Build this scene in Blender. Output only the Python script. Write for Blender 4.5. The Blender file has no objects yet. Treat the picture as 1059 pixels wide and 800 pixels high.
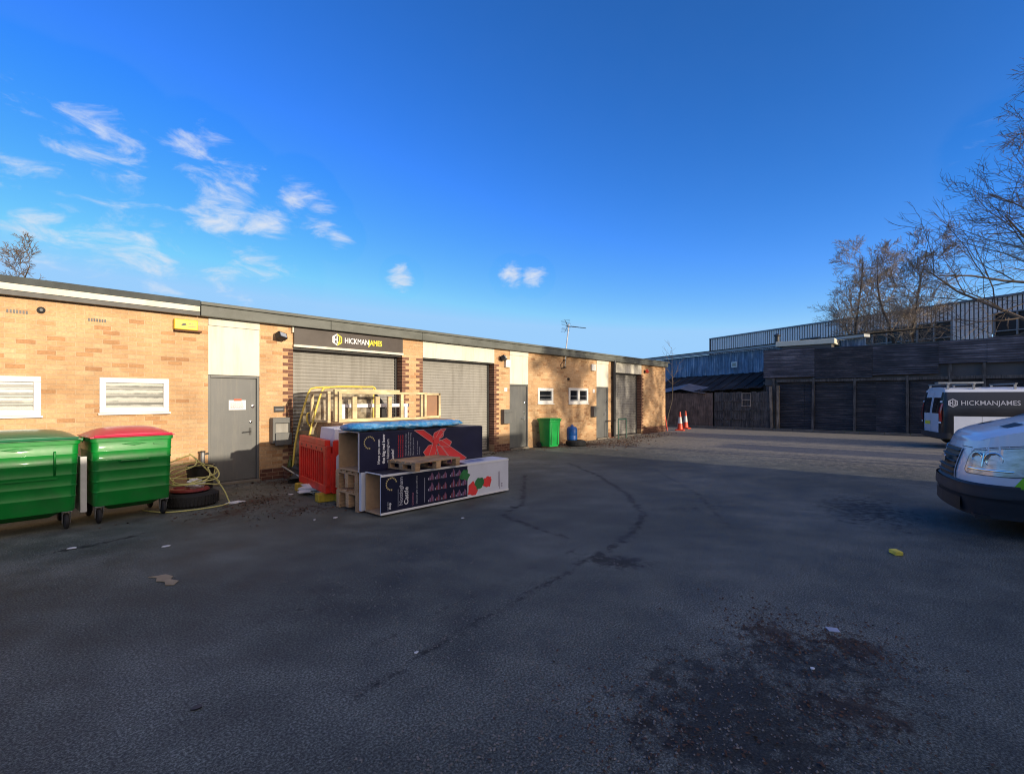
import bpy, math, random
from mathutils import Vector, Matrix, noise
import numpy as np
R = math.radians
scene = bpy.context.scene
col = scene.collection
random.seed(11)

# ------------------------------------------------------------------ helpers
class MB:
    """collects geometry that becomes ONE mesh object"""
    def __init__(s): s.v = []; s.f = []; s.m = []; s.k = 0
    def add(s, vs, fs):
        b = len(s.v); s.v += [tuple(p) for p in vs]
        for f in fs: s.f.append([b+i for i in f]); s.m.append(s.k)
        return s
    def box(s, x0, x1, y0, y1, z0, z1, M=None):
        vs = [Vector((x, y, z)) for z in (z0, z1) for y in (y0, y1) for x in (x0, x1)]
        if M is not None: vs = [M @ v for v in vs]
        return s.add(vs, [(0,2,3,1),(4,5,7,6),(0,1,5,4),(2,6,7,3),(0,4,6,2),(1,3,7,5)])
    def beam(s, p, q, w, h, up=(0,0,1)):
        p = Vector(p); q = Vector(q); d = (q-p).normalized(); u = Vector(up)
        sd = d.cross(u)
        if sd.length < 1e-4: sd = d.cross(Vector((1,0,0)))
        sd.normalize(); u = sd.cross(d)
        vs = [c+sd*a*w/2+u*b*h/2 for c in (p, q) for a, b in ((-1,-1),(1,-1),(1,1),(-1,1))]
        return s.add(vs, [(3,2,1,0),(4,5,6,7),(0,1,5,4),(1,2,6,5),(2,3,7,6),(3,0,4,7)])
    def tube(s, pts, r, n=8, cap=True, closed=False):
        pts = [Vector(p) for p in pts]; N = len(pts); b = len(s.v)
        rs = r if isinstance(r, (list, tuple)) else [r]*N
        prev = None
        for i, p in enumerate(pts):
            if closed: t = pts[(i+1) % N]-pts[i-1]
            else: t = pts[min(i+1, N-1)]-pts[max(i-1, 0)]
            t = t.normalized() if t.length > 1e-9 else Vector((0,0,1))
            if prev is None:
                a = t.orthogonal().normalized()
            else:
                a = prev-t*prev.dot(t)
                a = a.normalized() if a.length > 1e-6 else t.orthogonal().normalized()
            prev = a; c = t.cross(a)
            for k in range(n):
                an = 2*math.pi*k/n
                s.v.append(tuple(p+(a*math.cos(an)+c*math.sin(an))*rs[i]))
        M = N if closed else N-1
        for i in range(M):
            j = (i+1) % N
            for k in range(n):
                l = (k+1) % n
                s.f.append([b+i*n+k, b+i*n+l, b+j*n+l, b+j*n+k]); s.m.append(s.k)
        if cap and not closed:
            s.f.append([b+k for k in range(n)][::-1]); s.m.append(s.k)
            s.f.append([b+(N-1)*n+k for k in range(n)]); s.m.append(s.k)
        return s
    def rings(s, rings, cap=True, closed_ring=True):
        b = len(s.v); n = len(rings[0])
        for r in rings: s.v += [tuple(p) for p in r]
        for i in range(len(rings)-1):
            for k in range(n if closed_ring else n-1):
                l = (k+1) % n
                s.f.append([b+i*n+k, b+i*n+l, b+(i+1)*n+l, b+(i+1)*n+k]); s.m.append(s.k)
        if cap and closed_ring:
            s.f.append([b+k for k in range(n)][::-1]); s.m.append(s.k)
            s.f.append([b+(len(rings)-1)*n+k for k in range(n)]); s.m.append(s.k)
        return s
    def lathe(s, prof, n=32, M=None, cap=True):
        rs = []
        for r, z in prof:
            ring = [Vector((r*math.cos(2*math.pi*k/n), r*math.sin(2*math.pi*k/n), z)) for k in range(n)]
            if M is not None: ring = [M @ p for p in ring]
            rs.append(ring)
        return s.rings(rs, cap)
    def poly(s, pts, d):                       # flat polygon pts extruded by vector d
        pts = [Vector(p) for p in pts]; d = Vector(d); n = len(pts)
        vs = pts+[p+d for p in pts]
        return s.add(vs, [list(range(n))[::-1], list(range(n, 2*n))]+[(i, (i+1) % n, n+(i+1) % n, n+i) for i in range(n)])
    def build(s, name, mat, parent=None, smooth=False, bevel=0, loc=None, rz=None, angle=None, seg=2):
        me = bpy.data.meshes.new(name)
        me.from_pydata(s.v, [], s.f)
        for m in (mat if isinstance(mat, (list, tuple)) else [mat]): me.materials.append(m)
        if isinstance(mat, (list, tuple)): me.polygons.foreach_set('material_index', s.m)
        me.validate(); me.update()
        if smooth:
            me.polygons.foreach_set('use_smooth', [True]*len(me.polygons))
            if angle:
                try: me.set_sharp_from_angle(angle=R(angle))
                except Exception: pass
        o = bpy.data.objects.new(name, me); col.objects.link(o)
        if parent is not None: o.parent = parent
        if loc is not None: o.location = loc
        if rz is not None: o.rotation_euler.z = rz
        if bevel:
            b = o.modifiers.new('bevel', 'BEVEL'); b.width = bevel; b.segments = seg; b.limit_method = 'ANGLE'; b.angle_limit = R(40)
        return o

def tag(o, label=None, cat=None, group=None, kind=None):
    if label: o['label'] = label
    if cat: o['category'] = cat
    if group: o['group'] = group
    if kind: o['kind'] = kind
    return o
def empty(name, loc, rz=0, label=None, cat=None, group=None):
    o = bpy.data.objects.new(name, None); col.objects.link(o)
    o.location = loc; o.rotation_euler = (0, 0, rz); o.empty_display_size = .1
    return tag(o, label, cat, group)
def copy_tree(o, parent=None):
    c = o.copy(); col.objects.link(c); c.parent = parent
    for ch in [x for x in scene.objects if x.parent == o and x != c]: copy_tree(ch, c)
    return c
def text(name, s, size, loc, right, up, mat, parent=None, bold=0, align='LEFT', stretch=1.0, depth=.002):
    cu = bpy.data.curves.new(name, 'FONT'); cu.body = s; cu.size = size; cu.align_x = align
    cu.offset = bold; cu.extrude = depth/2; cu.resolution_u = 3
    t = bpy.data.objects.new('t', cu); col.objects.link(t)
    dg = bpy.context.evaluated_depsgraph_get(); dg.update()
    me = bpy.data.meshes.new_from_object(t.evaluated_get(dg))
    bpy.data.objects.remove(t); bpy.data.curves.remove(cu)
    r = Vector(right).normalized(); u = Vector(up).normalized(); n = r.cross(u)
    M = Matrix(((r.x*stretch, u.x, n.x, loc[0]), (r.y*stretch, u.y, n.y, loc[1]), (r.z*stretch, u.z, n.z, loc[2]), (0,0,0,1)))
    me.transform(M); me.materials.clear(); me.materials.append(mat); me.name = name
    o = bpy.data.objects.new(name, me); col.objects.link(o); o.parent = parent
    return o

# ------------------------------------------------------------------ materials
def newmat(name):
    m = bpy.data.materials.new(name); m.use_nodes = True
    nt = m.node_tree; nt.nodes.clear()
    out = nt.nodes.new('ShaderNodeOutputMaterial'); b = nt.nodes.new('ShaderNodeBsdfPrincipled')
    nt.links.new(b.outputs[0], out.inputs[0])
    return m, nt, b, out
def N(nt, t, **kw):
    n = nt.nodes.new('ShaderNode'+t)
    for k, v in kw.items():
        if k.startswith('i_'):
            key = k[2:]; key = int(key) if key.isdigit() else key.replace('_', ' ')
            n.inputs[key].default_value = v
        else: setattr(n, k, v)
    return n
def ramp(nt, stops, interp='LINEAR'):
    n = nt.nodes.new('ShaderNodeValToRGB'); n.color_ramp.interpolation = interp
    e = n.color_ramp.elements
    while len(e) < len(stops): e.new(.5)
    for a, (p, c) in zip(e, stops):
        a.position = p; a.color = (*c, 1) if isinstance(c, (tuple, list)) else (c, c, c, 1)
    return n
def mixc(nt, fac, a, b, mode='MIX'):
    n = nt.nodes.new('ShaderNodeMix'); n.data_type = 'RGBA'; n.blend_type = mode
    for s, v in ((n.inputs[0], fac), (n.inputs[6], a), (n.inputs[7], b)):
        if hasattr(v, 'links') or isinstance(v, bpy.types.NodeSocket): nt.links.new(v, s)
        elif isinstance(v, (tuple, list)): s.default_value = (*v, 1) if len(v) == 3 else v
        else: s.default_value = v
    return n.outputs[2]
def math_(nt, op, a, b=None, clamp=False):
    n = nt.nodes.new('ShaderNodeMath'); n.operation = op; n.use_clamp = clamp
    for i, v in enumerate((a, b)):
        if v is None: continue
        if isinstance(v, bpy.types.NodeSocket): nt.links.new(v, n.inputs[i])
        else: n.inputs[i].default_value = v
    return n.outputs[0]

def surf(name, c, rough=.6, var=.25, scale=6, metal=0, bump=.0, bscale=40, dirt=None, dirt_amt=.3, coat=0, spec=.5, stretch=None, ds=None):
    """paint / plastic / metal with mottling, grime and a little relief"""
    m, nt, b, out = newmat(name)
    tc = N(nt, 'TexCoord'); L = nt.links
    mp = N(nt, 'Mapping')
    if stretch: mp.inputs['Scale'].default_value = stretch
    L.new(tc.outputs['Object'], mp.inputs[0])
    no = N(nt, 'TexNoise', i_Scale=scale, i_Detail=6.0, i_Roughness=.62); L.new(mp.outputs[0], no.inputs['Vector'])
    rp = ramp(nt, [(.3, tuple(x*(1-var) for x in c)), (.7, tuple(min(1, x*(1+var*.6)) for x in c))])
    L.new(no.outputs[0], rp.inputs[0]); colr = rp.outputs[0]
    if dirt:
        n2 = N(nt, 'TexNoise', i_Scale=scale*.6, i_Detail=8.0, i_Roughness=.7)
        m2 = N(nt, 'Mapping'); m2.inputs['Scale'].default_value = ds or (1,1,1); L.new(tc.outputs['Object'], m2.inputs[0]); L.new(m2.outputs[0], n2.inputs['Vector'])
        r2 = ramp(nt, [(.48, 0.0), (.72, dirt_amt)]); L.new(n2.outputs[0], r2.inputs[0])
        colr = mixc(nt, r2.outputs[0], colr, dirt)
    L.new(colr, b.inputs['Base Color'])
    rr = N(nt, 'MapRange', i_3=max(.03, rough-.1), i_4=min(1, rough+.12)); L.new(no.outputs[0], rr.inputs[0]); L.new(rr.outputs[0], b.inputs['Roughness'])
    b.inputs['Metallic'].default_value = metal
    b.inputs['Specular IOR Level'].default_value = spec
    if coat: b.inputs['Coat Weight'].default_value = coat; b.inputs['Coat Roughness'].default_value = .06
    if bump:
        n3 = N(nt, 'TexNoise', i_Scale=bscale, i_Detail=4.0); L.new(mp.outputs[0], n3.inputs['Vector'])
        bp = N(nt, 'Bump', i_Strength=bump, i_Distance=.01); L.new(n3.outputs[0], bp.inputs['Height']); L.new(bp.outputs[0], b.inputs['Normal'])
    return m

def brick_mat(name, stops, mortar, bump=.9, grime=True):
    m, nt, b, out = newmat(name); L = nt.links
    ge = N(nt, 'NewGeometry'); sp = N(nt, 'SeparateXYZ'); L.new(ge.outputs['Position'], sp.inputs[0])
    sx = math_(nt, 'ADD', sp.outputs[0], sp.outputs[1])
    cb = N(nt, 'CombineXYZ'); L.new(sx, cb.inputs[0]); L.new(sp.outputs[2], cb.inputs[1])
    # slight wobble of the courses
    nw = N(nt, 'TexNoise', i_Scale=9.0, i_Detail=2.0); L.new(ge.outputs['Position'], nw.inputs['Vector'])
    va = N(nt, 'VectorMath', operation='MULTIPLY_ADD'); va.inputs[1].default_value = (.006, .006, 0); L.new(nw.outputs['Color'], va.inputs[0]); L.new(cb.outputs[0], va.inputs[2])
    br = N(nt, 'TexBrick', i_Scale=1.0); br.offset = .5
    br.inputs['Color1'].default_value = (0,0,0,1); br.inputs['Color2'].default_value = (1,1,1,1)
    br.inputs['Mortar'].default_value = (.5,.5,.5,1); br.inputs['Mortar Size'].default_value = .006
    br.inputs['Mortar Smooth'].default_value = .2; br.inputs['Brick Width'].default_value = .225; br.inputs['Row Height'].default_value = .075
    L.new(va.outputs[0], br.inputs['Vector'])
    rp = ramp(nt, stops); L.new(br.outputs['Color'], rp.inputs[0])
    n1 = N(nt, 'TexNoise', i_Scale=30.0, i_Detail=6.0, i_Roughness=.7); L.new(ge.outputs['Position'], n1.inputs['Vector'])
    r1 = ramp(nt, [(.25, .66), (.75, 1.12)]); L.new(n1.outputs[0], r1.inputs[0])
    c = mixc(nt, 1.0, rp.outputs[0], r1.outputs[0], 'MULTIPLY')
    c = mixc(nt, br.outputs['Fac'], c, mortar)
    if grime:
        n2 = N(nt, 'TexNoise', i_Scale=.9, i_Detail=7.0, i_Roughness=.65); L.new(ge.outputs['Position'], n2.inputs['Vector'])
        r2 = ramp(nt, [(.3, .66), (.62, 1.08)]); L.new(n2.outputs[0], r2.inputs[0])
        c = mixc(nt, 1.0, c, r2.outputs[0], 'MULTIPLY')
        # darker towards the foot
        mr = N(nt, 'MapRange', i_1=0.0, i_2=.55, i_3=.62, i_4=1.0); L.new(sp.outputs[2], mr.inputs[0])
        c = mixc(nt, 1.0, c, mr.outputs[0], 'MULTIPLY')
    L.new(c, b.inputs['Base Color']); b.inputs['Roughness'].default_value = .9; b.inputs['Specular IOR Level'].default_value = .25
    h = math_(nt, 'SUBTRACT', math_(nt, 'MULTIPLY', n1.outputs[0], .5), br.outputs['Fac'])
    bp = N(nt, 'Bump', i_Strength=bump, i_Distance=.008); L.new(h, bp.inputs['Height']); L.new(bp.outputs[0], b.inputs['Normal'])
    return m

def wood_mat(name, c1, c2, sc=(3, 60, 60), rough=.75):
    m, nt, b, out = newmat(name); L = nt.links
    tc = N(nt, 'TexCoord'); mp = N(nt, 'Mapping'); mp.inputs['Scale'].default_value = sc; L.new(tc.outputs['Object'], mp.inputs[0])
    no = N(nt, 'TexNoise', i_Scale=1.0, i_Detail=5.0, i_Distortion=.6); L.new(mp.outputs[0], no.inputs['Vector'])
    rp = ramp(nt, [(.32, c1), (.66, c2)]); L.new(no.outputs[0], rp.inputs[0])
    n2 = N(nt, 'TexNoise', i_Scale=3.0, i_Detail=4.0); L.new(tc.outputs['Object'], n2.inputs['Vector'])
    r2 = ramp(nt, [(.35, .6), (.65, 1.1)]); L.new(n2.outputs[0], r2.inputs[0])
    L.new(mixc(nt, 1.0, rp.outputs[0], r2.outputs[0], 'MULTIPLY'), b.inputs['Base Color'])
    b.inputs['Roughness'].default_value = rough
    bp = N(nt, 'Bump', i_Strength=.3, i_Distance=.004); L.new(no.outputs[0], bp.inputs['Height']); L.new(bp.outputs[0], b.inputs['Normal'])
    return m

M = {}
M['brick'] = brick_mat('buff_brick', [(.0, (.50,.27,.135)), (.10, (.60,.34,.165)), (.16, (.66,.405,.215)), (.45, (.72,.46,.25)), (.7, (.67,.40,.205)), (1.0, (.77,.52,.295))], (.66,.47,.29))
M['dark_brick'] = brick_mat('brown_brick', [(0, (.10,.045,.034)), (.5, (.15,.065,.045)), (1, (.20,.09,.06))], (.30,.20,.13), grime=False)
M['quoin'] = brick_mat('quoin_brick', [(0, (.15,.075,.055)), (1, (.26,.13,.09))], (.24,.12,.08), grime=False)
M['fascia_grey'] = surf('fascia_grey', (.13,.14,.125), .55, .3, 2.5, dirt=(.06,.065,.05), dirt_amt=.7, stretch=(.5,1,3))
M['fascia_white'] = surf('fascia_white', (.74,.70,.58), .55, .12, 3, dirt=(.3,.28,.2), dirt_amt=.5)
M['felt'] = surf('roof_felt', (.07,.08,.08), .85, .3, 4, bump=.4)
M['panel_white'] = surf('panel_cream', (.70,.675,.57), .6, .08, 2, dirt=(.40,.37,.28), dirt_amt=.6, bump=.05, ds=(5,5,.45))
M['door_grey'] = surf('door_grey', (.125,.13,.13), .45, .12, 3, bump=.06, dirt=(.20,.19,.165), dirt_amt=.55, ds=(6,6,.6))
M['shutter'] = surf('shutter_steel', (.30,.29,.265), .5, .16, 2.2, metal=.0, dirt=(.15,.14,.12), dirt_amt=.65, stretch=(1,1,.5), ds=(5,5,.35))
M['dark_steel'] = surf('dark_steel', (.05,.05,.05), .5, .2, 5)
M['steel'] = surf('galvanised_steel', (.42,.43,.44), .4, .2, 14, metal=.7)
M['upvc'] = surf('white_upvc', (.80,.79,.75), .35, .06, 5, dirt=(.5,.48,.4), dirt_amt=.4)
M['black_plastic'] = surf('black_plastic', (.018,.018,.02), .45, .3, 9)
M['rubber'] = surf('tyre_rubber', (.022,.022,.023), .8, .35, 12, bump=.2)
M['sign_brown'] = surf('sign_brown', (.075,.062,.055), .35, .12, 2)
M['white_print'] = surf('white_print', (.82,.82,.84), .5, .04, 8)
M['grey_print'] = surf('grey_print', (.45,.46,.52), .5, .08, 8)
M['yellow_print'] = surf('yellow_print', (.85,.72,.05), .5, .04, 8)
M['gold_print'] = surf('gold_print', (.55,.45,.22), .5, .1, 8)
M['red_print'] = surf('red_print', (.85,.05,.05), .5, .12, 8)
M['pink_print'] = surf('pink_print', (.42,.16,.24), .5, .3, 30)
M['purple_print'] = surf('purple_print', (.22,.13,.26), .5, .5, 40)
M['maroon_print'] = surf('maroon_print', (.20,.05,.08), .5, .5, 40)
M['green_print'] = surf('green_print', (.03,.20,.06), .5, .2, 8)
M['navy'] = surf('navy_board', (.012,.013,.05), .38, .3, 3, dirt=(.04,.04,.07), dirt_amt=.4)
M['navy_dark'] = surf('navy_dark_board', (.006,.008,.035), .38, .3, 3)
M['card_white'] = surf('white_board', (.70,.72,.80), .55, .06, 2, dirt=(.45,.47,.55), dirt_amt=.3)
M['card_edge'] = surf('brown_board', (.56,.36,.20), .8, .2, 6, bump=.2)
M['wood_new'] = wood_mat('pale_pine', (.66,.50,.26), (.82,.68,.42))
M['wood_pallet'] = wood_mat('pallet_wood', (.36,.22,.115), (.66,.43,.24))
M['wood_grey'] = wood_mat('weathered_wood', (.04,.036,.034), (.15,.135,.12), sc=(30, 30, 2))
M['red_plastic'] = surf('red_barrier_plastic', (.80,.035,.02), .42, .2, 5, dirt=(.25,.03,.02), dirt_amt=.4, bump=.05)
M['yellow_paint'] = surf('yellow_paint', (.78,.58,.10), .45, .15, 12, dirt=(.3,.2,.07), dirt_amt=.4)
M['yellow_block'] = surf('yellow_block', (.50,.36,.03), .7, .25, 12, dirt=(.15,.1,.04), dirt_amt=.6)
M['bin_green'] = surf('bin_green', (.002,.235,.03), .42, .2, 4, bump=.08, bscale=18, dirt=(.04,.13,.05), dirt_amt=.6, coat=.06)
M['lid_green'] = surf('lid_green', (.01,.16,.065), .33, .18, 3, coat=.2, dirt=(.1,.16,.1), dirt_amt=.4)
M['lid_red'] = surf('lid_red', (.62,.012,.07), .33, .15, 3, coat=.2, dirt=(.4,.1,.12), dirt_amt=.3)
M['bin_light_green'] = surf('wheelie_green', (.005,.33,.06), .38, .12, 4, coat=.15)
M['orange'] = surf('cone_orange', (.62,.06,.02), .45, .15, 8, dirt=(.3,.05,.03), dirt_amt=.5)
M['cone_white'] = surf('cone_sleeve', (.5,.5,.5), .4, .1, 8)
M['blue_drum'] = surf('blue_drum', (.01,.10,.38), .4, .2, 6)
M['hose'] = surf('yellow_hose', (.62,.58,.20), .5, .15, 30)
M['tarp'] = surf('blue_tarpaulin', (.06,.30,.62), .35, .35, 14, bump=.8, bscale=22, dirt=(.5,.62,.72), dirt_amt=.6)
M['white_bag'] = surf('white_plastic', (.68,.68,.70), .5, .15, 6, bump=.5, bscale=12)
M['van_white'] = surf('van_white', (.70,.74,.82), .22, .04, 2, coat=.6)
M['van_black'] = surf('van_black_wrap', (.010,.012,.018), .3, .2, 2, coat=.2)
M['van_trim'] = surf('grey_bumper_plastic', (.022,.025,.032), .55, .15, 6, bump=.1, bscale=80)
M['livery_green'] = surf('lime_livery', (.22,.62,.02), .4, .08, 4)
M['red_lens'] = surf('red_lens', (.50,.01,.012), .15, .2, 20, coat=.5)
M['chrome'] = surf('chrome', (.75,.76,.78), .14, .05, 5, metal=1)
M['bark'] = surf('bark', (.075,.058,.045), .9, .35, 8, bump=.5)
M['twig'] = surf('twigs', (.17,.125,.09), .9, .3, 3)
M['twig_warm'] = surf('warm_twigs', (.30,.24,.18), .9, .3, 3)
M['clad'] = surf('white_cladding', (.97,.90,.82), .6, .04, .6)
M['clad_rib'] = surf('cladding_groove', (.10,.09,.085), .6, .2, 1)
M['clad_blue'] = surf('blue_cladding', (.06,.17,.30), .5, .25, 1.0, dirt=(.16,.26,.36), dirt_amt=.5, stretch=(1,1,.25))
M['shed_sheet'] = surf('blue_black_sheet', (.030,.034,.055), .42, .5, 1.4, dirt=(.10,.10,.14), dirt_amt=.7, stretch=(1,.35,1.6), spec=.6)
M['shed_sheet_low'] = surf('black_sheet', (.018,.020,.026), .5, .5, 1.3, dirt=(.05,.045,.05), dirt_amt=.7, stretch=(1,.35,2.2))
M['lean_roof'] = surf('lean_to_roof', (.028,.025,.025), .85, .5, 1.0, dirt=(.08,.07,.065), dirt_amt=.8, spec=.15)
M['cream'] = surf('cream_fascia', (.72,.68,.54), .6, .1, 3)
M['green_steel'] = surf('green_steel', (.02,.07,.05), .5, .2, 8)
M['leaf'] = surf('dead_leaf', (.10,.05,.03), .85, .5, 7)
M['grass'] = surf('weed_green', (.06,.12,.02), .8, .5, 6)
M['paper'] = surf('paper', (.75,.75,.74), .7, .08, 10)
M['cardboard'] = surf('cardboard', (.36,.28,.17), .85, .25, 9)
M['alarm_yellow'] = surf('alarm_yellow', (.80,.56,.03), .4, .08, 9)
M['red_ink'] = surf('red_ink', (.55,.12,.06), .6, .1, 9)
M['hub'] = surf('hub_grey', (.3,.31,.32), .35, .15, 9, metal=.6)

def glass_mat(name, c, rough=.06):
    m, nt, b, out = newmat(name)
    b.inputs['Base Color'].default_value = (*c, 1); b.inputs['Roughness'].default_value = rough
    b.inputs['Specular IOR Level'].default_value = .8; b.inputs['Coat Weight'].default_value = 1; b.inputs['Coat Roughness'].default_value = .03
    return m
M['glass_dark'] = glass_mat('dark_glass', (.012,.014,.018))
M['glass_dull'] = surf('dull_window_glass', (.03,.033,.038), .35, .5, 1.2, spec=.35)
M['glass_lamp'] = glass_mat('lamp_glass', (.35,.38,.42), .12)

def streak(name, c1, c2, c3, sc=(1, .5, 7), rough=.45):  # third colour paints in the pale sky sheen along the sheets
    m, nt, b, out = newmat(name); L = nt.links
    tc = N(nt, 'TexCoord'); mp = N(nt, 'Mapping'); mp.inputs['Scale'].default_value = sc; L.new(tc.outputs['Object'], mp.inputs[0])
    n1 = N(nt, 'TexNoise', i_Scale=1.6, i_Detail=8.0, i_Roughness=.7); L.new(mp.outputs[0], n1.inputs['Vector'])
    n2 = N(nt, 'TexNoise', i_Scale=.9, i_Detail=6.0, i_Roughness=.6); L.new(tc.outputs['Object'], n2.inputs['Vector'])
    r1 = ramp(nt, [(.34, c1), (.52, c2), (.70, c3)]); L.new(n1.outputs[0], r1.inputs[0])
    r2 = ramp(nt, [(.3, .45), (.7, 1.5)]); L.new(n2.outputs[0], r2.inputs[0])
    L.new(mixc(nt, 1.0, r1.outputs[0], r2.outputs[0], 'MULTIPLY'), b.inputs['Base Color'])
    rr = N(nt, 'MapRange', i_3=rough-.15, i_4=rough+.25); L.new(n2.outputs[0], rr.inputs[0]); L.new(rr.outputs[0], b.inputs['Roughness'])
    bp = N(nt, 'Bump', i_Strength=.5, i_Distance=.03); L.new(n1.outputs[0], bp.inputs['Height']); L.new(bp.outputs[0], b.inputs['Normal'])
    return m
M['shed_sheet'] = streak('blue_black_sheet', (.018,.018,.024), (.050,.048,.058), (.20,.18,.20))
M['shed_b'] = streak('blue_black_sheet_sheen', (.03,.03,.04), (.085,.078,.09), (.32,.28,.30), sc=(1, .35, 9))
M['shed_c'] = streak('blue_black_sheet_dull', (.016,.015,.018), (.038,.034,.038), (.12,.10,.10), sc=(1,.8,5))
M['shed_sheet_low'] = streak('black_sheet', (.010,.010,.012), (.028,.025,.027), (.10,.085,.08), sc=(1,.6,8))
M['clad_blue'] = streak('blue_cladding_glints', (.05,.11,.19), (.12,.19,.29), (.5,.55,.62), sc=(5,5,.5))  # pale streaks are highlights put into the colour
def reeded_glass():
    m, nt, b, out = newmat('obscure_glass'); L = nt.links
    tc = N(nt, 'TexCoord'); w = N(nt, 'TexWave', i_Scale=2.4, i_Distortion=1.5, i_Detail=3.0); w.bands_direction = 'Z'
    w.inputs['Detail Scale'].default_value = 3
    L.new(tc.outputs['Object'], w.inputs['Vector'])
    rp = ramp(nt, [(.2, (.12,.125,.115)), (.6, (.30,.30,.27)), (.9, (.5,.49,.44))]); L.new(w.outputs[0], rp.inputs[0])
    n = N(nt, 'TexNoise', i_Scale=60.0); L.new(tc.outputs['Object'], n.inputs['Vector'])
    L.new(mixc(nt, .35, rp.outputs[0], n.outputs[0], 'OVERLAY'), b.inputs['Base Color'])
    b.inputs['Roughness'].default_value = .25
    return m
M['glass_reeded'] = reeded_glass()

def sheet_mat():                      # dirty see-through plastic sheeting
    m, nt, b, out = newmat('dirty_clear_sheet'); L = nt.links
    tc = N(nt, 'TexCoord'); n = N(nt, 'TexNoise', i_Scale=7.0, i_Detail=6.0); L.new(tc.outputs['Object'], n.inputs['Vector'])
    rp = ramp(nt, [(.3, (.16,.13,.08)), (.5, (.36,.30,.20)), (.7, (.52,.46,.35))]); L.new(n.outputs[0], rp.inputs[0]); L.new(rp.outputs[0], b.inputs['Base Color'])
    b.inputs['Roughness'].default_value = .35
    tr = N(nt, 'BsdfTransparent'); mx = N(nt, 'MixShader')
    r2 = ramp(nt, [(.35, .45), (.7, .92)]); L.new(n.outputs[0], r2.inputs[0]); L.new(r2.outputs[0], mx.inputs[0])
    L.new(tr.outputs[0], mx.inputs[1]); L.new(b.outputs[0], mx.inputs[2]); L.new(mx.outputs[0], out.inputs[0])
    return m
M['sheeting'] = sheet_mat()

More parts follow.
